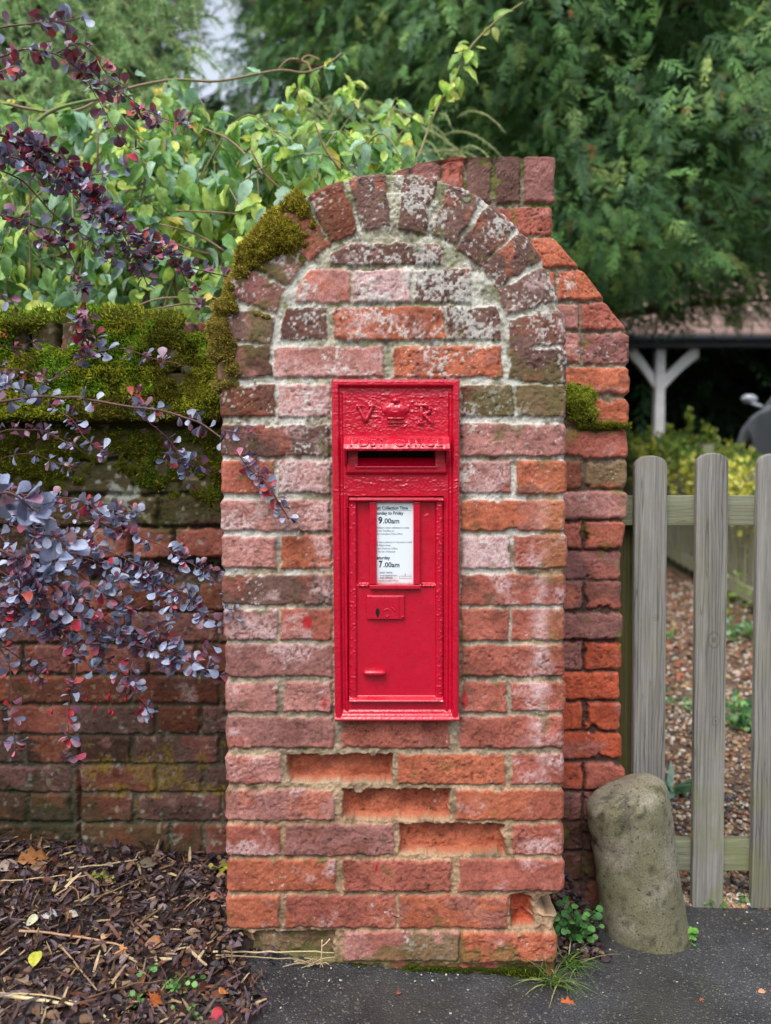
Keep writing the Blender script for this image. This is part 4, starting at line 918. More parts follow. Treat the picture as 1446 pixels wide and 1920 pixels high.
# ------------------------------------------------------------------ leaf litter, twigs, fallen leaves
SHRED = leaf_tmpl([(0, .12), (.35, .3), (.7, .26), (1, .05)], .25, .25)
STRIP = (np.array([[0, -.07, 0], [0, .07, .02], [.5, -.08, .06], [.5, .08, .05], [1, -.03, 0], [1, .04, .02]]), [np.array([[0, 2, 3, 1], [2, 4, 5, 3]])])
def litter():
    a = Acc(); n = 15000; y = RNG.uniform(-.55, .30, n); x = RNG.uniform(-1.25, -.24, n); ok = x < bed_edge(y) + .02 + .05 * np.abs(RNG.normal(0, 1, n)) * (RNG.uniform(0, 1, n) < .4); x, y = x[ok], y[ok]; n = len(x)
    z = np.where(x < bed_edge(y), Mul(x, y), A_(x, y)) + RNG.uniform(-.004, .012, n); P = np.stack([x, y, z], -1)
    pal = [(58, 42, 42), (42, 32, 34), (86, 62, 56), (78, 60, 66), (112, 84, 64), (34, 28, 32), (134, 108, 84), (98, 58, 44), (120, 104, 104), (94, 78, 86)]
    w_ = [5, 4, 4, 3, 3, 2.5, 2, 2, 1.6, 2.4]; t = rdir(n); t[:, 2] *= .45; nn = nrm(np.array([0, -.25, 1.0]) + .55 * RNG.normal(0, 1, (n, 3))); k = RNG.uniform(0, 1, n) < .62
    scatter(a, SHRED, P[k], t[k], nn[k], RNG.uniform(.007, .027, k.sum()), pick(pal, k.sum(), w_, .2), RNG.uniform(.6, 1.3, k.sum()))
    k = ~k; scatter(a, STRIP, P[k], t[k], nn[k], RNG.uniform(.010, .045, k.sum()), pick(pal + [(178, 156, 120), (150, 124, 92)], k.sum(), w_ + [3.4, 3], .2), RNG.uniform(.5, 1.2, k.sum()))
    n = 700; x = RNG.uniform(.345, .50, n); y = RNG.uniform(.08, .31, n); P = np.stack([x, y, mound_z(x, y) + RNG.uniform(-.008, .006, n)], -1); t = rdir(n); t[:, 2] *= .5
    scatter(a, SHRED, P, t, nrm(np.array([0, -.3, 1.0]) + .5 * RNG.normal(0, 1, (n, 3))), RNG.uniform(.01, .028, n), pick(pal, n, w_, .2))
    tag(a.build('leaf_litter', M_LITTER, None, False), 'dark wet leaf and bark litter covering the bed under the shrub', None, None, 'stuff')
litter()
def twig(pts, r, col, label, lift=.012, group='dry twigs lying on the litter'):
    P = np.array([gpt(x, y) for x, y in pts]); P[:, 2] += lift; P = smoothpath(P, 6); P[:, 2] += .002 * fbm(P * 40, 2); a = Acc(); o = P[0].copy()
    tube(a, P - o, r * np.linspace(1, .6, len(P)), 6, lin(col)); q = a.build('twig', M_STEM); q.location = o; tag(q, label, 'twig', group)
STR = (188, 166, 128); BRN = (112, 88, 66)
twig([(130, 1637), (200, 1630), (258, 1622)], .0022, STR, 'pale straw twig beside the dark curled leaf at the wall foot')
twig([(262, 1622), (330, 1600), (420, 1568)], .0025, (150, 126, 96), 'brown twig slanting up against the wall beside the pillar', .03)
twig([(140, 1700), (200, 1685), (268, 1655)], .0022, (140, 116, 86), 'long tan twig on the litter midway between wall and pavement')
twig([(0, 1662), (60, 1657), (130, 1650)], .0018, STR, 'straight pale straw at the left edge near the wall foot')
twig([(36, 1755), (110, 1762), (200, 1776), (240, 1790)], .003, (172, 138, 108), 'longest pinkish tan twig across the middle of the litter')
twig([(112, 1782), (140, 1815), (182, 1868)], .0024, (160, 136, 108), 'tan twig running diagonally down the litter')
twig([(0, 1878), (60, 1885), (138, 1896)], .0042, (206, 188, 146), 'thick pale broken stalk at the bottom left of the litter')
twig([(0, 1874), (80, 1878), (155, 1892)], .002, STR, 'thin straw lying just above the thick pale stalk')
twig([(165, 1882), (240, 1860), (310, 1850)], .002, BRN, 'dark brown twig among the seedlings near the pavement')
twig([(0, 1840), (30, 1815), (62, 1800)], .005, (84, 70, 66), 'thick dark knobbly stick at the left edge of the litter')
twig([(400, 1797), (470, 1800), (545, 1797), (640, 1800)], .0022, (196, 178, 140), 'long straw lying along the foot of the pillar', .016)
twig([(405, 1800), (480, 1806), (560, 1806)], .0016, (176, 156, 120), 'second straw under the long one at the pillar foot', .012)
twig([(352, 1788), (370, 1805), (388, 1822)], .004, (176, 152, 120), 'short thick split stick left of the pillar foot')
twig([(262, 1742), (285, 1725), (305, 1712)], .0026, (130, 108, 72), 'short olive brown twig in the dark litter')
twig([(128, 1670), (145, 1680), (148, 1695)], .0022, (150, 120, 88), 'small hooked twig on the litter near the wall')
def tuft_straw():
    a = Acc(); c = gpt(596, 1806)
    for i in range(26):
        d = np.array([RNG.uniform(-1, .75), RNG.uniform(-.3, .1), RNG.uniform(.0, .28)]); L = RNG.uniform(.03, .085); s = np.array([RNG.uniform(-.02, .02), -.012, .006]); P = np.array([s, s + d * L * .5 + [0, 0, .004], s + d * L]); tube(a, smoothpath(P, 4), .0009, 5, lin(STR) * RNG.uniform(.6, 1.1))
    for q in ([(600, 1822), (603, 1790), (604, 1762)], [(603, 1775), (612, 1768), (619, 1760)]):
        P = np.array([at(x, y, -.014) for x, y in q]) - c; tube(a, smoothpath(P, 4), .0014, 5, lin((206, 186, 146)))
    o = a.build('dead_grass', M_STEM); o.location = c; tag(o, 'clump of dry dead grass stalks at the foot of the pillar', 'dead grass')
tuft_straw()
OAK = leaf_tmpl([(0, .03), (.1, .05), (.25, .28), (.38, .18), (.52, .42), (.65, .22), (.8, .3), (.92, .12), (1, .0)], .18, .3, .02)
OVAL = leaf_tmpl([(0, .02), (.12, .16), (.32, .31), (.55, .34), (.78, .24), (.92, .1), (1, .0)], .15, .25, .01)
CUP = leaf_tmpl([(0, .1), (.2, .36), (.45, .47), (.7, .42), (.9, .26), (1, .1)], .34, -.35, .0)
def fallen(px, py, tm, size, col, label, ang=None, tilt=.35, lift=.012):
    c = gpt(px, py); c[2] += lift; a = Acc(); an = RNG.uniform(0, 6.28) if ang is None else ang
    t = np.array([[math.cos(an), math.sin(an), .12]]); n_ = np.array([[RNG.normal(0, tilt), -.45, 1.0]])
    scatter(a, tm, np.array([[0, 0, 0.]]) - t * size * .5, t, n_, size, lin(col)[None]); tube(a, np.array([-t[0] * size * .5, -t[0] * size * .75 + [0, 0, .004]]), .0009, 5, lin(col) * .7)
    o = a.build('fallen_leaf', M_LITTER); o.location = c; tag(o, label, 'leaf', 'fallen leaves'); m = o.modifiers.new('thick', 'SOLIDIFY'); m.thickness = .0006
fallen(60, 1622, OAK, .075, (160, 108, 66), 'large curled orange brown leaf against the foot of the wall', .5, .7, .02)
fallen(14, 1632, OVAL, .05, (178, 158, 146), 'pale greyish pink leaf at the left edge beside the curled orange leaf', .1)
fallen(278, 1627, OVAL, .045, (110, 100, 84), 'grey brown leaf lying on the straw twig at the wall foot', .2)
fallen(62, 1740, CUP, .026, (186, 186, 156), 'round whitish green leaf on the left of the litter')
fallen(92, 1724, OVAL, .036, (176, 174, 178), 'silvery pale leaf beside the round whitish one')
fallen(134, 1724, OVAL, .028, (172, 164, 150), 'small cream leaf in the middle left of the litter')
fallen(68, 1814, CUP, .028, (178, 176, 60), 'yellow green leaf on the dark stick')
fallen(292, 1892, OAK, .042, (186, 100, 48), 'bright orange leaf standing near the pavement edge', 1.2, .6, .018)
fallen(262, 1850, OVAL, .04, (112, 72, 54), 'smooth brown oval leaf beside the seedlings', 2.0)
fallen(418, 1876, CUP, .022, (206, 140, 82), 'round orange nutshell like leaf at the pavement edge')
fallen(225, 1792, OAK, .04, (190, 132, 80), 'tan orange leaf under the long pinkish twig')
fallen(290, 1778, OVAL, .042, (150, 104, 72), 'curved light brown leaf in the middle of the litter')
fallen(198, 1764, OVAL, .026, (196, 160, 122), 'small buff leaf above the long pinkish twig')
fallen(400, 1690, OVAL, .03, (150, 96, 82), 'dull pink leaf beside the pillar low down')
fallen(1064, 1886, OAK, .036, (178, 92, 50), 'feathery orange leaf on the pavement right of the pillar', -.3, .1, .004)
fallen(1318, 1879, OAK, .018, (190, 96, 56), 'tiny orange leaf on the pavement below the gate', .4, .1, .003)
fallen(748, 1863, OVAL, .012, (136, 72, 58), 'tiny red brown leaf on the pavement below the pillar', .4, .1, .003)
fallen(1430, 1862, OVAL, .02, (206, 148, 110), 'small salmon leaf at the right edge of the pavement', .1, .1, .003)
fallen(405, 1915, CUP, .022, (170, 30, 50), 'crimson leaf at the bottom by the pavement edge', .8)
# seedlings and weeds
RND = leaf_tmpl([(0, .08), (.25, .38), (.5, .48), (.8, .4), (1, .12)], .1, .1)
def weed(px, py, n, spread, size, pal, label, hgt=.02, name='seedling', z=None):
    c = gpt(px, py) if z is None else np.array(z, float); a = Acc(); P = np.stack([RNG.normal(0, spread, n), RNG.normal(0, spread * .7, n), RNG.uniform(.3, 1.2, n) * hgt], -1)
    for p in P: tube(a, np.array([[p[0] * .15, p[1] * .15, -.008], [p[0] * .6, p[1] * .6, p[2] * .7], p]), .0007, 4, lin(pal[0]) * .8)
    t = nrm(P * [1, 1, 0] + rdir(n) * [.012, .012, .002]); scatter(a, RND, P, t, nrm(np.array([0, -.5, 1]) + .35 * RNG.normal(0, 1, (n, 3))), size * RNG.uniform(.6, 1.25, n), pick(pal, n))
    o = a.build(name, M_LEAF); o.location = c; tag(o, label, 'weed', 'small weeds')
GR = [(96, 148, 74), (120, 170, 88), (80, 128, 64)]
weed(276, 1833, 9, .008, .010, GR, 'small round leaved seedling in the middle of the litter')
weed(343, 1858, 22, .018, .011, GR, 'largest seedling cluster in the litter near the pavement')
weed(258, 1886, 8, .008, .009, GR, 'tiny seedling between the twig and the orange leaf')
weed(362, 1914, 12, .012, .009, GR, 'seedling at the bottom of the litter by the pavement')
weed(195, 1655, 10, .012, .010, [(150, 164, 60), (130, 150, 60)], 'yellow green sprig on the litter near the wall foot')
weed(410, 1638, 10, .012, .012, [(176, 176, 50), (150, 160, 60)], 'yellow sprig against the left side of the pillar')
weed(1283, 1764, 34, .016, .013, [(118, 176, 70), (140, 194, 84), (96, 150, 60)], 'bright green weed at the right foot of the stone bollard', .028)
weed(1345, 1702, 9, .012, .011, GR, 'weed under the middle pale of the gate')
weed(1400, 1700, 12, .014, .011, GR, 'weed between the middle and right pales of the gate')
c = at(1076, 1745, .14)
weed(0, 0, 60, .028, .016, [(86, 140, 76), (110, 160, 90), (70, 118, 62)], 'round leaved chickweed between the pillar and the bollard', .07, 'weed', (c[0], c[1], float(A_(c[0], c[1])) + .01))
def grass(px, py, Y, n, L, label):
    c = at(px, py, Y); c[2] = float(A_(c[0], c[1])); a = Acc()
    for i in range(n):
        d = nrm(np.array([RNG.normal(.25, .6), RNG.normal(-.35, .35), RNG.uniform(.5, 1.2)])); l = L * RNG.uniform(.45, 1.15); s = np.array([RNG.normal(0, .012), RNG.normal(0, .01), 0]); t = np.linspace(0, 1, 7)[:, None]
        P = s + d * l * t + np.array([d[0] * .4, d[1] * .4, -.65]) * l * t ** 2.2 * RNG.uniform(.3, 1); b = nrm(np.cross(d, [0, 0, 1.0]) + [0, .2, .1]); w_ = .0017 * (1 - t ** 1.6) + .0001
        V = np.concatenate([P - b * w_, P + b * w_]); k = np.arange(6); a.add(V, np.stack([k, k + 1, 8 + k, 7 + k], 1), pick([(116, 156, 74), (148, 176, 96), (92, 132, 58), (170, 176, 110)], 1)[0])
    o = a.build('grass_tuft', M_LEAF); o.location = c; tag(o, label, 'grass', 'grass tufts')
grass(1032, 1826, -.015, 60, .10, 'drooping grass tuft at the front right corner of the pillar')
grass(1062, 1778, .06, 46, .10, 'upright grass tuft in the gap right of the pillar')
grass(1330, 1830, .0, 9, .022, 'sparse sprig of grass in the pavement below the gate')
# ------------------------------------------------------------------ barberry: arching stems of plum and grey-blue leaves in front of the low wall
BARB = [leaf_tmpl([(0, .03), (.14, .07), (.34, .19), (.58, .32 * q), (.8, .33 * q), (.94, .2), (1, .04)], fo, cu, wv) for q, fo, cu, wv in ((1, .10, .16, 0), (1.15, -.12, -.1, .01), (.8, .3, .25, 0), (1.05, .18, -.25, .015))]
def barberry():
    E = empty('barberry_shrub', (-1.0, .12, float(Mul(-1.0, .12))), 'arching purple and grey blue barberry shrub in front of the mossy wall', 'shrub')
    S = Acc(); L = Acc(); Bq = Acc(); tops = []
    BL = [(136, 146, 174), (152, 160, 188), (116, 122, 150), (98, 102, 128), (172, 178, 202)]; PU = [(134, 88, 108), (114, 72, 90), (150, 114, 136), (98, 58, 74)]; RE = [(164, 70, 92), (178, 50, 66), (190, 110, 130), (138, 36, 52), (176, 84, 76)]  # BL: waxy bloom, with sky reflection put into the leaf colour
    def leaves(P, dens, size, wts, spread=1.0):
        seg = np.linalg.norm(np.diff(P, axis=0), axis=1); tot = seg.sum(); n = max(int(tot * dens * 1.3), 2); s = np.sort(RNG.uniform(.01, tot, n)); cum = np.concatenate([[0], np.cumsum(seg)])
        C = np.stack([np.interp(s, cum, P[:, k]) for k in range(3)], -1); T = nrm(np.stack([np.interp(s, cum, np.gradient(P[:, k])) for k in range(3)], -1))
        m = RNG.integers(1, 5, n); C = np.repeat(C, m, 0); T = np.repeat(T, m, 0); N = len(C)
        q = rdir(N); q = q - (q * T).sum(-1, keepdims=True) * T * .8; d = nrm(nrm(q) + T * RNG.uniform(-.1, .6, (N, 1)) + [0, -.1, .0]); C = C + d * .004 * spread
        up = nrm(np.array([-.1, -.75, .75]) + .55 * RNG.normal(0, 1, (N, 3))); sz = 1.08 * size * RNG.uniform(.55, 1.25, N)
        g = RNG.choice(3, N, p=np.array(wts) / sum(wts)); col = np.where((g == 0)[:, None], pick(BL, N), np.where((g == 1)[:, None], pick(PU, N), pick(RE, N)))
        scatter(L, BARB, C, d, up, sz, col, RNG.uniform(.85, 1.3, N))
    def br(pts, y0, y1, r=.0022 , dens=70, size=.021, wts=(4, 4, 1), m=7, twigs=0):
        n = len(pts); P = np.array([at(x, y, y0 + (y1 - y0) * i / (n - 1)) for i, (x, y) in enumerate(pts)]); P = smoothpath(P, m); P = P + .003 * np.stack([vnoise(P * 25), vnoise(P * 25 + 5), vnoise(P * 25 + 9)], -1)
        tube(S, P, r * np.linspace(1, .45, len(P)), 5, pick([(96, 58, 60), (112, 76, 72), (84, 50, 52)], 1)[0]); leaves(P, dens, size, wts)
        for k in range(twigs):
            i = RNG.integers(2, len(P) - 1); d = nrm(P[min(i + 2, len(P) - 1)] - P[i - 1] + RNG.normal(0, .02, 3) + [0, -.005, -.004]); Lh = RNG.uniform(.03, .09); Q = P[i] + d * Lh * np.linspace(0, 1, 6)[:, None] + np.array([0, -.012, -.03]) * (np.linspace(0, 1, 6)[:, None] ** 2) * RNG.uniform(0, 1)
            tube(S, Q, .001, 4, lin((110, 60, 64))); leaves(Q, dens * 1.1, size * .95, wts)
        # thorns
        for k in range(len(P) // 5):
            i = RNG.integers(1, len(P)); tube(S, np.array([P[i], P[i] + rdir(1)[0] * .011]), np.array([.0006, .0001]), 4, lin((150, 110, 90)))
        if pts[0][0] < 0: tops.append(P[0])
        return P
    U = (3.8, 4.2, 1.7)
    br([(-20, 55), (60, 45), (100, 41), (158, 32)], .10, .08, dens=55, wts=(4, 3, .5), size=.022)
    br([(-20, 112), (50, 92), (110, 105), (160, 140), (230, 175), (290, 215), (350, 235)], .12, .16, dens=60, wts=(1.8, 4, 2.6), twigs=3)
    br([(105, 100), (150, 84), (180, 105), (200, 140), (240, 165)], .12, .14, .0015, 70, wts=(1, 4, 3)); br([(150, 130), (190, 195), (230, 265), (264, 292)], .13, .15, .0013, 48, wts=(.6, 5, 1.5)); br([(-20, 140), (10, 130), (40, 120)], .05, .06, dens=150, wts=(4, 3, 2))
    br([(-20, 250), (60, 262), (130, 308), (180, 368), (220, 420), (250, 478), (264, 502)], .05, .10, .003, 120, .022, U, twigs=10); br([(-20, 268), (80, 300), (150, 342), (210, 400), (290, 452), (340, 495), (442, 525)], .06, .12, .0028, 92, .021, U, twigs=8)
    br([(-20, 308), (50, 345), (100, 402), (160, 442), (200, 482)], .09, .12, .002, 45, .02, (3, 3, .6)); br([(150, 332), (200, 322), (240, 308)], .08, .09, .0014, 55, .02, U); br([(-20, 285), (40, 300), (100, 335), (160, 385), (215, 440)], .03, .06, .0024, 130, .021, (3.5, 3, 1.4))
    br([(-20, 395), (60, 420), (110, 440), (150, 530), (158, 600), (150, 668)], .08, .13, .0022, 70, .022, (1.5, 4, 1.6), twigs=3); br([(30, 400), (80, 455), (140, 460)], .09, .10, .0014, 60, .02, (2, 4, 1)); br([(335, 490), (350, 530), (372, 575), (380, 600)], .11, .13, .0012, 60, .019, (2, 3, 1)); br([(-20, 545), (15, 560), (30, 575)], .1, .1, .001, 60)
    # in front of the wall
    F = (5, 2.6, .7)
    br([(-20, 757), (70, 745), (160, 748), (250, 762), (340, 780), (400, 810), (450, 850), (490, 890), (520, 940), (540, 972)], .14, -.05, .0032, 40, .020, F)
    br([(440, 842), (470, 880), (500, 905), (530, 955), (540, 975)], -.04, -.055, .0012, 80, .019, (3, 3, 3)); br([(415, 806), (490, 816), (560, 824), (598, 832)], -.03, -.03, .001, 28, .016, (2, 4, 1)); br([(250, 770), (290, 800), (330, 842), (350, 890), (362, 912)], .10, .08, .0016, 80, .02, (6, 2, 1), twigs=3); br([(90, 755), (140, 790), (160, 820), (205, 852)], .12, .1, .0014, 85, .019, (6, 2, 1.2))
    br([(75, 728), (130, 690), (170, 665), (230, 655), (290, 672), (360, 688)], .16, .12, .0016, 42, .021, (5, 2, .6)); br([(150, 600), (165, 640), (160, 680)], .13, .13, .0012, 100, .021, (1, 6, 1)); br([(235, 752), (245, 745), (262, 740)], .12, .1, .001, 70, .021, (.1, .5, 5))
    br([(-20, 812), (60, 805), (110, 820), (150, 842)], .13, .1, .0014, 75, .016, (3, 4, 1)); br([(-20, 722), (10, 720), (45, 735)], .06, .05, .001, 160, .019, (6, 1, .5)); br([(-20, 640), (30, 650), (60, 640)], .15, .15, .001, 30, .016)
    br([(-20, 870), (40, 850), (90, 862), (140, 880)], .1, .07, .0012, 40, .016, F); br([(-20, 905), (60, 930), (130, 935), (200, 955), (260, 962)], .04, .06, .0018, 75, .019, F, twigs=4); br([(60, 975), (150, 1010), (240, 1050), (310, 1095), (370, 1120)], .03, .06, .002, 85, .018, F, twigs=5); br([(-20, 680), (50, 700), (110, 712)], .12, .1, .001, 45, .016, (2, 4, 1.4))
    H = (6, 2.0, .9)
    br([(-20, 965), (50, 960), (100, 1000), (150, 1040), (210, 1062), (290, 1092)], .02, .06, .0034, 95, .022, H, twigs=8); br([(150, 962), (200, 985), (250, 1000), (300, 1022), (350, 1052), (400, 1082), (430, 1112), (442, 1138)], .06, .02, .0018, 90, .0185, F, twigs=3)
    br([(-20, 1022), (60, 1060), (110, 1110), (160, 1150), (210, 1190), (270, 1212), (340, 1232), (392, 1262)], .0, .06, .0034, 80, .021, H, twigs=10); br([(120, 1050), (180, 1102), (230, 1132), (300, 1182), (335, 1235)], .03, .05, .002, 80, .021, H, twigs=5); br([(200, 1050), (260, 1085), (330, 1110), (380, 1150)], .05, .04, .0014, 75, .019, H, twigs=2)
    br([(-20, 1100), (40, 1150), (100, 1192), (150, 1212)], .02, .05, .0028, 85, .02, H, twigs=6); br([(150, 1212), (138, 1280), (130, 1340), (136, 1420)], .05, .04, .0018, 55, .019, (3.5, 2.6, 2.4)); br([(-20, 1182), (20, 1260), (22, 1330), (28, 1408)], .05, .05, .0018, 42, .019, (3, 3, 2)); br([(205, 1235), (240, 1282), (275, 1325)], .06, .06, .0014, 45, .019, (3, 3, 2), twigs=2)
    br([(-20, 1196), (60, 1252), (95, 1305)], .07, .06, .0016, 55, .019, (4, 3, 1.4)); br([(432, 1115), (416, 1160), (392, 1222), (386, 1266)], .01, .03, .0014, 30, .021, (2, 4, .5)); br([(-20, 985), (30, 1040), (60, 1110), (110, 1180), (180, 1260)], .04, .05, .0026, 75, .02, H, twigs=6); br([(60, 1080), (140, 1115), (200, 1165), (300, 1205)], .07, .08, .002, 70, .02, H, twigs=5); br([(-20, 1060), (50, 1100), (120, 1140)], -.03, .0, .002, 90, .022, H, twigs=4)
    # the nearest spray, with the largest leaves
    br([(-20, 930), (20, 925), (60, 955), (110, 980)], -.22, -.18, .003, 60, .038, (8, 1, .3)); br([(20, 985), (60, 1000), (110, 1010), (130, 1040)], -.2, -.18, .002, 75, .031, (8, 1.5, .6)); br([(60, 1030), (100, 1050), (120, 1075)], -.12, -.10, .002, 80, .03, (8, 2, 1))
    # the stems run back to the rootstock beyond the left edge
    root = np.array(E.location); tops = np.array(tops)
    for i, t in enumerate(tops):
        b = root + np.array([RNG.normal(0, .03), RNG.normal(0, .03), 0]); mid = (t + b) / 2 + np.array([-.10, RNG.normal(0, .04), .06]); tube(S, smoothpath(np.array([b, mid, t + [-.02, 0, 0], t]), 7), np.linspace(.0075, .003, 22), 6, lin((96, 72, 66)))
    for (px, py, Y) in ((235, 1312, .06), (162, 1312, .055), (180, 1328, .055), (205, 1335, .055), (202, 1310, .055), (212, 1338, .056), (97, 1335, .05), (55, 1058, .0), (176, 765, .12), (284, 1198, .05), (100, 1120, .01), (90, 1262, .05), (8, 630, .14), (205, 1305, .06), (128, 1180, .03), (246, 1152, .04)):
        c = at(px, py, Y); V = c + IV * [.0034, .0034, .0068]; Bq = Acc(); Bq.add(V, IF, lin((186, 22, 48))); Bq.build('berry', M_GLOSSLEAF, E); tube(S, np.array([c + [0, 0, .006], c + [.003, .002, .02]]), .0005, 4, lin((150, 60, 60)))
    S.build('stem', M_STEM, E); L.build('foliage', M_GLOSSLEAF, E)
barberry()

# ------------------------------------------------------------------ climber behind the low wall: loose light green leaves on wandering stems
OVATE = [leaf_tmpl([(0, .02), (.08, .15 * q), (.24, .27 * q), (.46, .32 * q), (.7, .26 * q), (.88, .13), (1, .0)], fo, cu, wv) for q, fo, cu, wv in ((1, .22, .5, .03), (.85, .35, .3, .02), (1.1, .1, .7, .04), (.95, .28, -.25, .03), (.8, .5, .6, .02))]
def climber():
    E = empty('climbing_shrub', (-.7, .9, .25), 'light green leafy climber with yellowing leaves growing over the low wall', 'shrub'); S = Acc(); L = Acc()
    pal = [(112, 160, 86), (136, 180, 98), (166, 200, 106), (150, 190, 160), (186, 212, 104), (200, 214, 106), (218, 200, 84), (124, 166, 122), (172, 206, 180)]; wt = [3, 3, 2.4, 2.2, 2, 1.2, .55, 2, 1.6]
    top = lambda x: np.interp(x, [-80, 0, 100, 200, 330, 420, 470, 520, 600, 660, 700, 760, 800], [200, 195, 215, 175, 150, 185, 190, 215, 225, 250, 235, 275, 300])
    n = 820; x = RNG.uniform(-90, 800, n); yt = top(x); yb = np.where(x < 420, 605, np.interp(x, [420, 560, 700, 800], [600, 420, 335, 310])); u = RNG.uniform(0, 1, n); y = yt + (yb + 25 - yt) * u ** .85; Y = RNG.uniform(.50, 1.25, n) + .25 * (u < .25)
    cl = fbm(np.stack([x / 75, y / 75, 0 * x], -1), 3); ok = (cl > -.26) & (y > yt - 5); ok |= RNG.uniform(0, 1, n) < .10; C = at(x, y, Y)[ok]; m = len(C)
    k = 4; C = np.repeat(C, k, 0) + RNG.normal(0, .032, (m * k, 3)) * [1, 1, .9]; N = len(C)
    t = nrm(np.array([0, -.25, -.85]) + .62 * RNG.normal(0, 1, (N, 3))); nn = nrm(np.array([0, -.7, .65]) + .5 * RNG.normal(0, 1, (N, 3)))
    scatter(L, OVATE, C, t, nn, RNG.uniform(.034, .066, N), pick(pal, N, wt, .14), RNG.uniform(.8, 1.2, N))
    def vine(pts, Y0, Y1, r, col=(150, 130, 104), dens=0, size=.05, p=None):
        q = len(pts); P = smoothpath(np.array([at(a, b, Y0 + (Y1 - Y0) * i / (q - 1)) for i, (a, b) in enumerate(pts)]), 7); tube(S, P, r * np.linspace(1, .6, len(P)), 6, lin(col))
        if dens:
            m = int(np.linalg.norm(np.diff(P, axis=0), axis=1).sum() * dens); i = RNG.integers(0, len(P), m); i = np.repeat(i, 3); t = nrm(np.array([0, -.2, -.75]) + .6 * RNG.normal(0, 1, (len(i), 3)) * [1.6, 1, .7]); nn = nrm(np.array([0, -.7, .8]) + .4 * RNG.normal(0, 1, (len(i), 3)))
            scatter(L, OVATE, P[i] + t * .012, t, nn, size * RNG.uniform(.6, 1.15, len(i)), pick(p or pal, len(i), None if p else wt, .12))
    YG = [(178, 210, 92), (200, 222, 110), (146, 190, 90), (214, 222, 124)]
    vine([(778, 320), (792, 275), (815, 212), (850, 150), (880, 92), (930, 40), (980, 5)], .85, .95, .0042, (140, 132, 84), 17, .052, YG)
    vine([(-20, 185), (60, 205), (140, 208), (220, 172), (320, 150), (410, 152), (520, 132), (570, 136), (612, 122), (640, 100)], .6, .8, .0045, (138, 118, 92), 14, .052)
    vine([(40, 260), (90, 212), (160, 190), (250, 178)], .55, .6, .006, (112, 128, 76)); vine([(585, 138), (578, 120), (566, 112), (580, 104), (600, 112)], .78, .78, .003, (168, 128, 104)); vine([(560, 110), (540, 112), (520, 130)], .78, .79, .002, (176, 140, 110), 12, .045)
    for q in ([(590, 345), (630, 260), (672, 195), (690, 160)], [(650, 335), (715, 250), (740, 185)], [(540, 360), (590, 270), (640, 185), (660, 150)], [(690, 325), (740, 270), (770, 215)], [(600, 330), (680, 270), (730, 250)], [(480, 330), (520, 230), (560, 165)]): vine(q, RNG.uniform(.7, 1.0), RNG.uniform(.8, 1.1), .003, (130, 124, 84), 22, .056, YG + [(150, 190, 150)])
    for i in range(78):
        x0 = RNG.uniform(-120, 640); y0 = RNG.uniform(420, 640) if x0 < 400 else RNG.uniform(330, 460); dx = RNG.uniform(-60, 260); x1 = x0 + dx; yp = max(top(x0 + dx * .55) + RNG.uniform(0, 210), 0); y1 = yp + RNG.uniform(20, 120); Yv = RNG.uniform(.5, 1.2)
        vine([(x0, y0), (x0 + dx * .22, (y0 + yp) / 2 - 20), (x0 + dx * .58, yp), (x1, y1)], Yv, Yv + RNG.uniform(-.2, .2), .0032, (130, 124, 84), 15, RNG.uniform(.05, .075), None)
    for q in ([(430, 588), (360, 570), (290, 580), (180, 602)], [(410, 480), (340, 462), (290, 430)], [(420, 470), (370, 440), (300, 420)], [(470, 300), (430, 262), (380, 240)], [(440, 395), (460, 340), (500, 310)], [(430, 570), (390, 552), (345, 520)], [(395, 560), (300, 560), (220, 590)], [(560, 380), (500, 330), (470, 280)], [(470, 410), (430, 400), (330, 395)], [(640, 320), (610, 280), (590, 230)]):
        vine(q, RNG.uniform(.48, .6), RNG.uniform(.45, .6), .0034, (146, 116, 96))
    for i in range(16):
        t = at(RNG.uniform(0, 700), RNG.uniform(230, 420), RNG.uniform(.7, 1.1)); b = np.array([t[0] * .7 - .2, 1.0 + RNG.normal(0, .1), .22]); tube(S, smoothpath(np.array([b, (b + t) / 2 + RNG.normal(0, .08, 3), t]), 8), np.linspace(.008, .003, 17), 6, lin((126, 108, 84)))
    S.build('stem', M_STEM, E); L.build('foliage', M_LEAF, E)
climber()
# ------------------------------------------------------------------ conifers behind
def frond_tmpl(nb=9, sub=3, rs=0):
    rg = np.random.default_rng(rs)
    """flat feathery spray of scale leaves, length 1 along x"""
    V = []; F = []
    def quad(p, d, L, w):
        d = np.array(d) / np.linalg.norm(d); b = np.array([-d[1], d[0], 0]); i = len(V); p = np.array(p, float); q = p + d * L * .55; e = p + d * L
        V.extend([p - b * w * .5, p + b * w * .5, q + b * w, q - b * w, e]); F4.append([i, i + 3, i + 2, i + 1]); F3.append([i + 3, i + 4, i + 2])
    F4 = []; F3 = []
    quad((0, 0, 0), (1, 0, 0), 1.0, .02)
    for k in range(nb):
        x = .08 + .82 * k / (nb - 1); Lb = .42 * (1 - .75 * x) + .06
        for s in (-1, 1):
            an = rg.normal(.78, .16); Lb *= rg.uniform(.7, 1.2); d = np.array([math.cos(an), s * math.sin(an), rg.normal(0, .12)]); p = np.array([x + .03 * (s > 0), 0, -.16 * x * x]); quad(p, d + [0, 0, -.12], Lb, .024)
            for m in range(sub):
                f = .25 + .6 * m / max(sub - 1, 1); q = p + nrm(d + [0, 0, -.12]) * Lb * f
                quad(q, d + [.5, -s * .2, 0], Lb * .42 * (1 - .4 * f), .018); quad(q, d + [-.3, s * .35, -.2], Lb * .34 * (1 - .4 * f), .018)
    V = np.array(V); V[:, 2] -= .12 * V[:, 0] ** 2; return V, [np.array(F4), np.array(F3)]
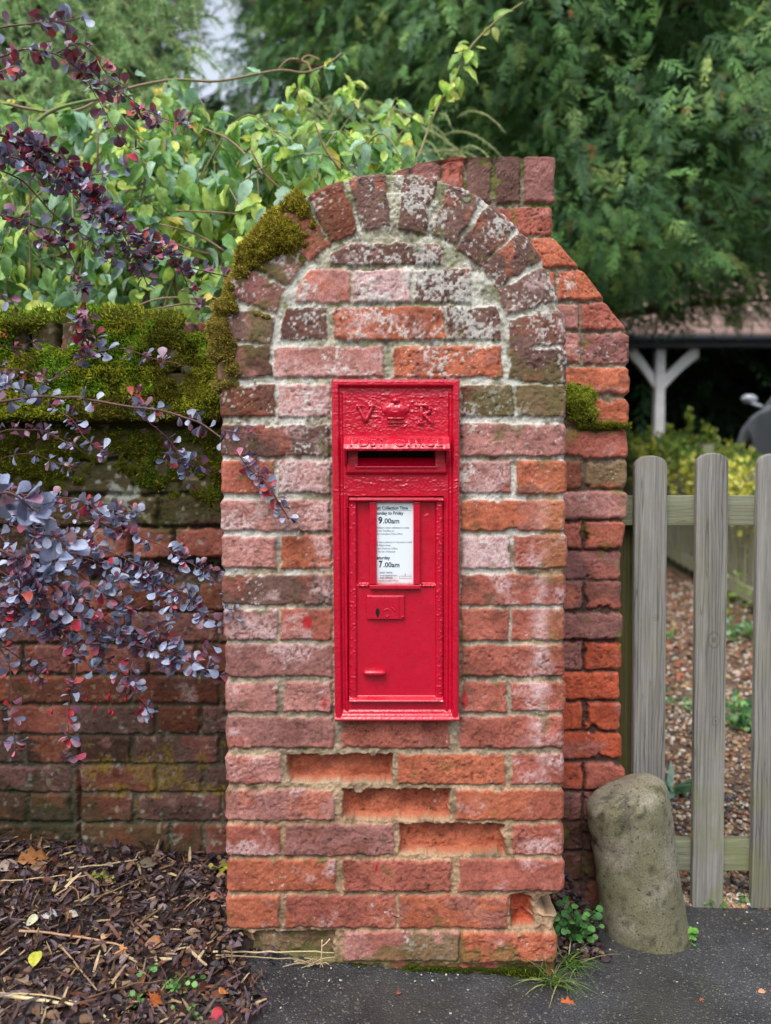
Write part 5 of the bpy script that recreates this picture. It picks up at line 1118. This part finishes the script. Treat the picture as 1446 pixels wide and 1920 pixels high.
FROND = [frond_tmpl(7, 1, q) for q in range(4)]; FROND_S = frond_tmpl(6, 1)
def conifer(name, label, base, height, rad_fn, n, pal, wts, size, crown_z0, side=None, gap=None, tm=FROND, deadn=0, tr=.14, sweep=.5, seed=0):
    """trunk with limbs; sprays hung over an uneven crown, denser at its surface"""
    E = empty(name, base, label, 'tree'); base = np.array(base, float); T = Acc(); Cn = Acc()
    P = np.array([base + [0, 0, -.15], base + [.05, .03, height * .3], base + [-.04, 0, height * .7], base + [0, 0, height]]); tube(T, smoothpath(P, 8), np.linspace(tr, tr * .15, 25), 10, lin((88, 66, 54)), .12)
    m = n * 3; z = crown_z0 + (height - crown_z0) * RNG.uniform(0, 1, m) ** 1.15; th = RNG.uniform(0, 2 * math.pi, m)
    if side is not None: th = side + (th - math.pi) * .62
    u = RNG.uniform(0, 1, m); rr = rad_fn(z) * (.22 + .78 * u ** .45); rr = rr * (1 + .30 * fbm(np.stack([np.cos(th) * 1.7 + seed, np.sin(th) * 1.7, z * 1.1], -1), 3))
    C = base + np.stack([rr * np.cos(th), rr * np.sin(th), z + .15 * np.sin(th * 5)], -1)
    cl = fbm(C * 1.25 + seed, 3); ok = cl > -.27
    if gap is not None: ok &= ~gap(C)
    C = C[ok][:n]; th = th[ok][:n]; N = len(C)
    out = np.stack([np.cos(th), np.sin(th), 0 * th], -1); t = nrm(out + np.array([0, 0, -sweep]) + .55 * RNG.normal(0, 1, (N, 3))); nn = nrm(out * .55 + [0, 0, .7] + .45 * RNG.normal(0, 1, (N, 3)))
    col = pick(pal, N, wts, .16); cl = sstep(-.4, .6, fbm(C * 2.2 + 31, 3))[:, None]; col = col * (.72 + .5 * cl)
    # inner growth: shade of the crown's depth put into a darker colour
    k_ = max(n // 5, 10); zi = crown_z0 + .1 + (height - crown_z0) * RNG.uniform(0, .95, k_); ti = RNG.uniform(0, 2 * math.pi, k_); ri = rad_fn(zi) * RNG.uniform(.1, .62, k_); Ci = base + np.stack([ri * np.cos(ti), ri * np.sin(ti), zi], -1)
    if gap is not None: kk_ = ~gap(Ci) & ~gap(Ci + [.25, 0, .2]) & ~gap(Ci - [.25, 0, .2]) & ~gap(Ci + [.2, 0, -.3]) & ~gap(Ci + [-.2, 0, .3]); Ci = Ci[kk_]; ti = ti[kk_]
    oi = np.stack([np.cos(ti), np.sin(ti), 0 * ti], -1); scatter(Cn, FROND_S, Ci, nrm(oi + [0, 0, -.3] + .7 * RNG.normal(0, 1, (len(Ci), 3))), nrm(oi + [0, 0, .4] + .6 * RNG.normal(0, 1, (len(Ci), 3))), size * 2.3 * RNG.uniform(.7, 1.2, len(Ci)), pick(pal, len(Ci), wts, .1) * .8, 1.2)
    tms = tm if isinstance(tm, list) else [tm]; wh = RNG.integers(0, len(tms), N); sz = size * RNG.uniform(.6, 1.3, N); wd = RNG.uniform(.6, 1.1, N)
    for q, one in enumerate(tms): k = wh == q; scatter(Cn, one, C[k], t[k], nn[k], sz[k], col[k], wd[k])
    if deadn:
        i = RNG.integers(0, N, deadn); scatter(Cn, FROND_S, C[i] + RNG.normal(0, .05, (deadn, 3)), nrm(t[i] + [0, 0, -.6]), nn[i], size * RNG.uniform(.3, .6, deadn), pick([(156, 92, 58), (128, 76, 52), (170, 110, 70)], deadn))
    idx = RNG.integers(0, N, 46)
    for i in idx:
        c = C[i]; s = np.array([base[0], base[1], max(c[2] - .25, base[2] + .3)]); tube(T, smoothpath(np.array([s, (s + c) / 2 + [0, 0, .06], c]), 6), np.linspace(tr * .26, .008, 13), 6, lin((92, 72, 60)))
    T.build('trunk', M_BARK, E); Cn.build('crown', M_NEEDLE, E); return E
GRN = [(90, 132, 76), (110, 154, 86), (72, 108, 66), (136, 172, 94), (96, 132, 96), (156, 176, 98)]; GW = [4, 3, 3, 1.6, 2, .7]
pxy = lambda C: (723 + (C[:, 0]) / (C[:, 1] + 1.57) * FPX, 906 - (C[:, 2] - 1.03) / (C[:, 1] + 1.57) * FPX)
# the big one on the right: the crown starts above the carport eaves and hangs towards the gate
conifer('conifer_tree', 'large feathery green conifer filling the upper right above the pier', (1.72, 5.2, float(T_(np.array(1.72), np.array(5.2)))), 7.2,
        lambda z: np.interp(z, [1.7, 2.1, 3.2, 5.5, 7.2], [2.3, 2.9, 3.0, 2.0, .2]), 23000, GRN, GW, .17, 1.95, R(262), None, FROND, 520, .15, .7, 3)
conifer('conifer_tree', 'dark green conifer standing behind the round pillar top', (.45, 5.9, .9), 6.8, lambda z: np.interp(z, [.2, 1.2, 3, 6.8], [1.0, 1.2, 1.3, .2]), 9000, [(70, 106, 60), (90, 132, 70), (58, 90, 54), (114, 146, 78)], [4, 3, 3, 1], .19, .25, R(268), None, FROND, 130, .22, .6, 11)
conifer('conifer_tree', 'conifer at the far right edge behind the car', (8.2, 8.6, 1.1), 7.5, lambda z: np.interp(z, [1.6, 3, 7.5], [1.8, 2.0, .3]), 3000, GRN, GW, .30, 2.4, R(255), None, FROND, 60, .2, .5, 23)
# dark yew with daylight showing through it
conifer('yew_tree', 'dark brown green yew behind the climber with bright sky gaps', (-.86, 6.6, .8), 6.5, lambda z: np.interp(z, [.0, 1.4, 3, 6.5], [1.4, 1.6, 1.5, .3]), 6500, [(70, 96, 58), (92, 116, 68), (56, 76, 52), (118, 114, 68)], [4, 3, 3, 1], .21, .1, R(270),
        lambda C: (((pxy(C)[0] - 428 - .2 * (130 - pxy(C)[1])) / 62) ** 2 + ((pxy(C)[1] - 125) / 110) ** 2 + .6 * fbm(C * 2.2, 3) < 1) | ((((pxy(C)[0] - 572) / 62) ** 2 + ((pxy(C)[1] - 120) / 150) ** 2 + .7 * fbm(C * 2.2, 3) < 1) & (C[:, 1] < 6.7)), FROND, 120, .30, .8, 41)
# drooping pale cedar on the left: needle strands
def cedar():
    E = empty('cedar_tree', (-2.6, 3.4, .45), 'pale green weeping cedar with drooping needle sprays at the upper left', 'tree'); T = Acc(); Cn = Acc()
    tube(T, smoothpath(np.array([(-2.6, 3.4, .3), (-2.55, 3.4, 2.2), (-2.6, 3.42, 4.4), (-2.6, 3.4, 6.4)]), 8), np.linspace(.17, .03, 25), 10, lin((92, 78, 68)), .1)
    ND = (np.array([[0, -.075, 0], [0, .075, 0], [1, 0, -.05]]), [np.array([[0, 1, 2]])])
    pal = [(142, 184, 122), (164, 204, 138), (124, 164, 114), (190, 218, 156), (154, 192, 152)]
    def strand(p0, d0, L, nn, sz, tint):
        t = np.linspace(0, 1, 9)[:, None]; P = p0 + d0 * L * t + np.array([0, 0, -.75]) * L * t ** 1.8; tube(T, P, np.linspace(.005, .0016, 9), 4, lin((150, 150, 100)))
        u = RNG.uniform(.02, 1, nn); Q = np.stack([np.interp(u, t[:, 0], P[:, k]) for k in range(3)], -1); D = nrm(np.stack([np.interp(u, t[:, 0], np.gradient(P[:, k])) for k in range(3)], -1))
        r = rdir(nn); r = nrm(r - (r * D).sum(-1, keepdims=True) * D); scatter(Cn, ND, Q, nrm(r + D * .75), rdir(nn), sz * RNG.uniform(.7, 1.2, nn) * (1.1 - .5 * u), pick(pal, nn, None, .1) * tint)
    for i in range(1150):
        px = RNG.uniform(-120, 372); py = RNG.uniform(-160, 330); Y = RNG.uniform(2.2, 4.1)
        lim = np.interp(py, [-160, 0, 100, 200, 330], [375, 372, 365, 330, 250])
        if px > lim: continue
        p = at(px, py, Y); sd = RNG.normal(0, .5); strand(p, nrm(np.array([.45 + sd * .6, -.55, .15 + RNG.normal(0, .2)])), RNG.uniform(.22, .48), 95, .044, (.62 + .55 * (Y < 3.2)) * RNG.uniform(.75, 1.15))
    for (x0, x1, y0, y1, n) in ((480, 720, 190, 300, 70), (-60, 130, 330, 480, 60), (640, 860, 215, 330, 34)):
        for i in range(n): strand(at(RNG.uniform(x0, x1), RNG.uniform(y0, y1), RNG.uniform(1.6, 2.3)), nrm(np.array([.4 + RNG.normal(0, .4), -.5, .1])), RNG.uniform(.2, .34), 80, .026, RNG.uniform(.7, 1.2))
    for i in range(26):
        z = RNG.uniform(1.4, 4.5); c = at(RNG.uniform(-100, 340), RNG.uniform(-100, 260), RNG.uniform(2.3, 3.8)); tube(T, smoothpath(np.array([(-2.58, 3.4, c[2] - .1), (np.array([-2.58, 3.4, c[2]]) + c) / 2 + [0, 0, .1], c]), 6), np.linspace(.035, .008, 13), 6, lin((110, 96, 84)))
    T.build('trunk', M_BARK, E); Cn.build('crown', M_NEEDLE, E)
cedar()
# farther trees close the view between and under the nearer crowns
for i, (x, y, h, r_, lab) in enumerate(((-6.5, 11, 9, 3.0, 'tall dark tree far behind the weeping cedar'), (-3.9, 12.5, 8.5, 2.1, 'dark tree far behind, left of the sky gap'), (.9, 12.5, 9, 3.0, 'dark tree far behind the pillar top'), (5.2, 14.0, 11, 3.6, 'tall dark tree rising behind the carport roof'), (10.5, 14.5, 11, 3.4, 'tall dark tree at the far right behind the carport'))):
    gp = (lambda C: ((pxy(C)[0] - 428 - .2 * (130 - pxy(C)[1])) / 84) ** 2 + ((pxy(C)[1] - 125) / 130) ** 2 + .5 * fbm(C * 1.6, 3) < 1) if i < 3 else None
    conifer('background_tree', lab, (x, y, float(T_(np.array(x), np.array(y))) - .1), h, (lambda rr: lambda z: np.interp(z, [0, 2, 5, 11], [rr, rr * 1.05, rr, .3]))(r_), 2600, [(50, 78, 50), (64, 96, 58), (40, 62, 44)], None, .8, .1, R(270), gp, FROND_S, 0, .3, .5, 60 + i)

# ------------------------------------------------------------------ carport, car, hedge, old fence
def carport():
    Y = 9.4; g = 1.02; E = empty('carport', (3.9, Y, g), 'dark open timber carport with pale braced post and tiled roof', 'carport')
    M_P = mat_plain('pale_oak', (222, 218, 218), .75, .12, 14, .3); M_T = mat_plain('roof_tile', (146, 122, 114), .85, .3, 9, .5, bd=.01); M_F = mat_plain('black_fascia', (34, 36, 46), .5); M_D = mat_plain('dark_boards', (46, 32, 30), .9, .3, 5)
    def part(name, lo, hi, mat, b=.012): a = Acc(); boxv(a, lo, hi); return bev(a.build(name, mat, E, False), b)
    zx = lambda px: float(at(px, 700, Y)[0]); zz = lambda py: float(at(723, py, Y)[2]); ze = zz(655); zf = zz(634)
    part('post', (zx(1230), Y, g - .1), (zx(1248), Y + .14, ze), M_P); part('post', (zx(1227) + 4.2, Y, g - .1), (zx(1250) + 4.2, Y + .17, ze), M_P); part('post', (zx(1227) - 3.0, Y, g - .1), (zx(1250) - 3.0, Y + .17, ze), M_P)
    def brace(sx, x0, x1):
        a = Acc(); n = 9; t = np.linspace(0, 1, n); xc = x0 + (x1 - x0) * t; zc = zz(722) + (ze - zz(722)) * t + .03 * np.sin(t * math.pi); w_ = .10
        pts = [(a_, b_ + w_) for a_, b_ in zip(xc, zc)] + [(a_, b_ - w_) for a_, b_ in zip(xc[::-1], zc[::-1])]; prism(a, pts, 1, Y + .03, Y + .12); bev(a.build('brace', M_P, E, False), .008)
    brace(1, zx(1243), zx(1312)); brace(-1, zx(1234), zx(1182))
    part('fascia', (zx(1225) - 3.6, Y - .22, ze), (zx(1225) + 6.5, Y - .02, zf), M_F); part('back_wall', (zx(1225) - 3.4, Y + 4.6, g - .1), (zx(1225) + 6.3, Y + 4.7, zf + .3), M_D); part('side_wall', (zx(1225) - 3.4, Y + .2, g - .1), (zx(1225) - 3.3, Y + 4.59, zf), M_D); part('side_wall', (zx(1225) + 6.2, Y + .2, g - .1), (zx(1225) + 6.3, Y + 4.59, zf), M_D)
    a = Acc()
    for i in range(46): x = zx(1225) - 3.2 + i * .205; boxv(a, (x, Y + 4.55, g), (x + .17, Y + 4.597, zf + .2))
    a.build('weatherboards', M_D, E, False)
    # roof: two tiled slopes, courses stepped
    r = Acc(); x0, x1 = zx(1225) - 3.7, zx(1225) + 6.6; ya, za, yb, zb = Y - .32, zf - .01, Y + 2.4, zf + 2.1; n = 16
    for i in range(n):
        t0, t1 = i / n, (i + 1) / n; dz = .035
        for s in (0, 1):
            f = lambda t: (ya + (yb - ya) * t) if s == 0 else (2 * yb - ya - (yb - ya) * t)
            V = [(x0, f(t0), za + (zb - za) * t0 + dz), (x1, f(t0), za + (zb - za) * t0 + dz), (x1, f(t1), za + (zb - za) * t1 + .005), (x0, f(t1), za + (zb - za) * t1 + .005), (x0, f(t0), za + (zb - za) * t0 - .02), (x1, f(t0), za + (zb - za) * t0 - .02), (x1, f(t1), za + (zb - za) * t1 - .02), (x0, f(t1), za + (zb - za) * t1 - .02)]
            r.add(V, np.array([[0, 1, 2, 3], [4, 7, 6, 5], [0, 4, 5, 1], [1, 5, 6, 2], [3, 7, 4, 0]]))
    rf = r.build('roof', M_T, E, False)
    part('gutter', (zx(1225) - 3.6, Y - .42, zf - .1), (zx(1225) + 6.5, Y - .33, zf - .02), M_F, .03)
carport()
def car():
    Y0 = 8.93; g = .95; X0 = X_(1378, Y0, 800); E = empty('parked_car', (X0, Y0, g), 'silver grey car parked beside the carport, partly in frame', 'car')
    M_S = mat_plain('silver_paint', (222, 228, 238), .28, .03, 3, 0, .1); M_G = mat_plain('tinted_glass', (36, 46, 54), .08, .05, 3, 0); M_Ty = mat_plain('tyre_rubber', (24, 24, 26), .8); M_Al = mat_plain('alloy', (150, 152, 156), .35, .05, 3, 0, .8); M_Lm = mat_plain('lamp_glass', (206, 214, 220), .1, .03, 3, 0)
    def arch(cx, r, n=9): return [(cx + r * math.cos(a), .32 + r * math.sin(a)) for a in np.linspace(0, math.pi, n)]
    low = [(.05, .30)] + [(x, z) for x, z in arch(.78, .36)][::-1] + [(x, z) for x, z in arch(3.35, .36)][::-1] + [(4.2, .3), (4.25, .62), (4.18, .95), (3.6, 1.0), (1.35, .98), (.9, .95), (.35, .84), (.08, .68), (.0, .5)]
    a = Acc(); prism(a, [(X0 + x, g + z) for x, z in low], 1, Y0, Y0 + 1.76); o = bev(a.build('body', M_S, E, False), .11, 4)
    cab = [(1.25, .95), (2.0, 1.40), (2.4, 1.48), (3.3, 1.46), (4.0, 1.25), (4.18, .95)]
    def tap(pts, y0, y1, ins): 
        a = Acc(); n = len(pts); V = []
        for y, s in ((y0, 1), (y1, -1)):
            for x, z in pts: V.append((X0 + x, y + s * ins * (z - .95) / .53, g + z))
        a.add(V, [np.array([[i, (i + 1) % n, n + (i + 1) % n, n + i] for i in range(n)]), np.array([list(range(n))[::-1]]), np.array([[n + i for i in range(n)]])]); return a
    bev(tap(cab, Y0 + .05, Y0 + 1.71, .22).build('cabin', M_S, E, False), .05, 3)
    for pts in ([(1.62, 1.0), (2.1, 1.36), (2.62, 1.40), (2.62, 1.0)], [(2.70, 1.0), (2.70, 1.40), (3.25, 1.39), (3.8, 1.22), (3.9, 1.0)]): tap(pts, Y0 + .045, Y0 + 1.715, .22).build('window', M_G, E, False)
    a = Acc(); V = [(X0 + 1.27, Y0 + .12, g + .985), (X0 + 1.27, Y0 + 1.64, g + .985), (X0 + 1.95, Y0 + 1.48, g + 1.39), (X0 + 1.95, Y0 + .28, g + 1.39)]; a.add(np.array(V + [(x + .03, y, z - .02) for x, y, z in V]) + [-.012, 0, .008], np.array([[0, 3, 2, 1], [4, 5, 6, 7], [0, 1, 5, 4], [2, 3, 7, 6], [1, 2, 6, 5], [3, 0, 4, 7]])); a.build('windscreen', M_G, E, False)
    for sy in (Y0 - .13, Y0 + 1.89):
        a = Acc(); V = IV * [.075, .12, .075] + [X0 + 1.55, sy, g + 1.08]; a.add(V, IF); tube(a, np.array([[X0 + 1.58, sy, g + 1.03], [X0 + 1.62, sy + (.16 if sy < Y0 else -.16), g + .97]]), .025, 6); m = a.build('mirror', M_S, E); s = m.modifiers.new('smooth', 'SUBSURF'); s.levels = s.render_levels = 2
    for cx in (.78, 3.35):
        for y, s in ((Y0 + .02, 1), (Y0 + 1.54, 1)):
            a = Acc(); th = np.linspace(0, 2 * math.pi, 28); ring = [(.20, 0), (.30, -.02), (.325, .02), (.325, .18), (.30, .22), (.2, .2)]
            V = np.array([[X0 + cx + r * math.cos(t), y + d, g + .325 + r * math.sin(t)] for t in th[:-1] for r, d in ring]); n = 27; k = len(ring); F = np.array([[i * k + j, i * k + (j + 1) % k, ((i + 1) % n) * k + (j + 1) % k, ((i + 1) % n) * k + j] for i in range(n) for j in range(k)]); a.add(V, F); wl = a.build('wheel', M_Ty, E)
            a = Acc(); prism(a, [(X0 + cx + .2 * math.cos(t), g + .325 + .2 * math.sin(t)) for t in th[:-1]], 1, y + .03, y + .16); a.build('rim', M_Al, wl, False)
    for y in (Y0 + .12, Y0 + 1.3): a = Acc(); V = IV * [.13, .17, .07] + [X0 + .16, y + .16, g + .68]; a.add(V, IF); a.build('headlight', M_Lm, E)
    E.rotation_euler = (0, 0, R(-104.5))
    for z in (.86,): a = Acc(); boxv(a, (X0 + 2.25, Y0 - .012, g + z - .02), (X0 + 2.45, Y0 + .02, g + z + .015)); a.build('door_handle', M_S, E, False)
car()
def old_fence():
    FX = 2.3; E = empty('old_picket_fence', (FX, 3.0, float(Gv(FX, 3.0))), 'dark weathered paling fence running up the far side of the gravel path', 'fence')
    y = 1.6; i = 0
    while y < 6.3:
        z0 = float(Gv(FX, min(y, 4.2))) + .24 * max(y - 4.2, 0) * .5 + .04; h = .82 + RNG.uniform(-.02, .02); wd = .072
        pts = [(y, z0), (y + wd, z0), (y + wd, z0 + h - .03), (y + wd / 2, z0 + h), (y, z0 + h - .03)]; a = Acc(); prism(a, pts, 0, FX, FX + .018); a.build('picket', M_FENCE, E, False); y += .118; i += 1
    for dz in (.03, .60):
        ys = np.linspace(1.5, 6.4, 30); zz = np.array([float(Gv(FX, min(v, 4.2))) + .12 * max(v - 4.2, 0) for v in ys]) + .04 + dz; a = Acc()
        for q in range(29): 
            V = [(x, ys[q + k], zz[q + k] + d) for k in (0, 1) for x, d in ((FX - .032, 0), (FX - .002, 0), (FX - .002, .085), (FX - .032, .085))]; a.add(V, np.array([[0, 1, 5, 4], [1, 2, 6, 5], [2, 3, 7, 6], [3, 0, 4, 7]]))
        a.build('rail', M_FENCE, E, False)
    for v in (1.55, 3.95, 6.35):
        zg = float(Gv(FX, min(v, 4.2))); a = Acc(); boxv(a, (FX + .02, v, zg - .2), (FX + .1, v + .08, zg + 1.0 + .1 * max(v - 4.2, 0))); a.build('post', M_FENCE, E, False)
old_fence()
SMALL = leaf_tmpl([(0, .05), (.3, .3), (.65, .32), (1, .03)], .1, .12)
def hedge():
    E = empty('variegated_shrub', (2.75, 4.6, .45), 'yellow and green variegated shrub spilling over the paling fence', 'shrub'); L = Acc(); S = Acc()
    n = 19000; y = RNG.uniform(3.0, 6.4, n); x = RNG.uniform(2.12, 3.6, n); ct = np.interp(y, [3.0, 3.4, 4.2, 5.2, 6.4], [1.02, 1.16, 1.30, 1.42, 1.45]) + .12 * fbm(np.stack([x * 3, y * 3, 0 * x], -1), 3) - .25 * sstep(2.75, 3.15, x)
    zl = np.where(x < 2.34, ct - .42 - .1 * fbm(np.stack([x * 9, y * 6, 0 * x + 3], -1), 2), .35); u = RNG.uniform(0, 1, n) ** .5; z = zl + (ct - zl) * u; P = np.stack([x, y, z], -1)
    t = nrm(np.array([-.35, -.35, .35]) + .75 * RNG.normal(0, 1, (n, 3))); nn = nrm(np.array([-.3, -.5, .7]) + .5 * RNG.normal(0, 1, (n, 3))); yl = sstep(-.3, .35, fbm(P * 1.3 + 7, 3) + .5 * sstep(4.9, 3.6, y) - .15)
    g = RNG.uniform(0, 1, n) < yl * .9; col = np.where(g[:, None], pick([(222, 220, 92), (236, 230, 130), (196, 202, 78)], n), pick([(104, 138, 60), (136, 166, 70), (84, 116, 56), (160, 180, 78)], n)); scatter(L, SMALL, P, t, nn, RNG.uniform(.028, .05, n), col)
    for (px, py, Y) in ((1292, 770, 4.3), (1218, 800, 4.6), (1322, 792, 4.2), (1256, 800, 4.4), (1340, 806, 4.0)):
        p = at(px, py, Y); b = p + [.05, .05, -.35]; tube(S, np.array([b, p]), .004, 5, lin((96, 110, 60))); m = 60; q = b + (p - b) * RNG.uniform(.2, 1.02, (m, 1)); scatter(L, SMALL, q, nrm(rdir(m) + [0, 0, .3]), rdir(m), RNG.uniform(.03, .05, m), pick([(150, 168, 62), (116, 140, 56), (178, 184, 80)], m))
    for i in range(30):
        a, b = RNG.uniform(2.4, 3.5), RNG.uniform(3.2, 6.2); tube(S, smoothpath(np.array([(a, b, .2), (a + RNG.normal(0, .1), b, .7), (a + RNG.normal(0, .2), b + RNG.normal(0, .1), 1.2)]), 5), np.linspace(.012, .004, 11), 5, lin((86, 74, 56)))
    S.build('stem', M_STEM, E); L.build('foliage', M_LEAF, E)
hedge()
def pathweed(px, py, Y, n, size, pal, label, tm, h, sp):
    c = at(px, py, Y); c[2] = float(Gv(c[0], c[1])); E = empty('path_weed', c, label, 'weed', 'weeds on the gravel path'); a = Acc(); S = Acc(); t = nrm(np.array([0, -.2, .75]) + .8 * RNG.normal(0, 1, (n, 3)) * [1, 1, .5]); P = RNG.normal(0, sp, (n, 3)) * [1, 1, 0] + np.array([0, 0, 1]) * RNG.uniform(0, h, (n, 1))
    for p in P[::3]: tube(S, c + np.array([[p[0] * .3, p[1] * .3, -.01], p]), .0015, 4, lin(pal[0]))
    scatter(a, tm, c + P, t, nrm(np.array([0, -.6, .6]) + .5 * RNG.normal(0, 1, (n, 3))), size * RNG.uniform(.6, 1.2, n), pick(pal, n)); a.build('foliage', M_LEAF, E); S.build('stem', M_STEM, E)
STRAP = leaf_tmpl([(0, .03), (.3, .1), (.65, .09), (1, .0)], .2, .5)
pathweed(1265, 1265, .95, 14, .11, [(86, 134, 96), (140, 176, 156), (76, 118, 76)], 'strap leaved plant on the gravel left of the middle pale', STRAP, .01, .012)
pathweed(1395, 1225, 1.45, 120, .035, [(96, 150, 96), (120, 168, 104), (150, 170, 70)], 'feathery green weed on the gravel right of the middle pale', SMALL, .12, .05)
pathweed(1400, 1150, 2.6, 46, .05, [(84, 128, 70), (140, 178, 150), (110, 150, 84)], 'broad leaved weed under the foot of the old paling fence', OVATE, .1, .08)
pathweed(1252, 1110, 2.6, 12, .07, [(110, 150, 80)], 'small upright weed far up the gravel path', STRAP, .02, .02)
pathweed(1275, 1180, 1.7, 30, .03, [(130, 168, 110), (150, 180, 140)], 'low pale weed in the middle of the gravel path', SMALL, .02, .05)
pathweed(1378, 1010, 3.0, 26, .04, [(130, 160, 70)], 'trailing sprig hanging on the old paling fence', SMALL, .3, .05)
def rusty():
    a = Acc(); n = 500; y = RNG.uniform(1.9, 4.2, n); x = 1.1 + RNG.normal(0, .35, n) + .12 * y; P = np.stack([x, y, Gv(x, y) + .008], -1); t = rdir(n) * [1, 1, .2]; scatter(a, SHRED, P, t, np.array([0, -.2, 1.0]) + .3 * RNG.normal(0, 1, (n, 3)), RNG.uniform(.02, .05, n), pick([(150, 84, 60), (170, 100, 72), (126, 74, 56)], n))
    tag(a.build('fallen_needles', M_LITTER), 'rust coloured fallen sprigs strewn over the far gravel', None, None, 'stuff')
rusty()
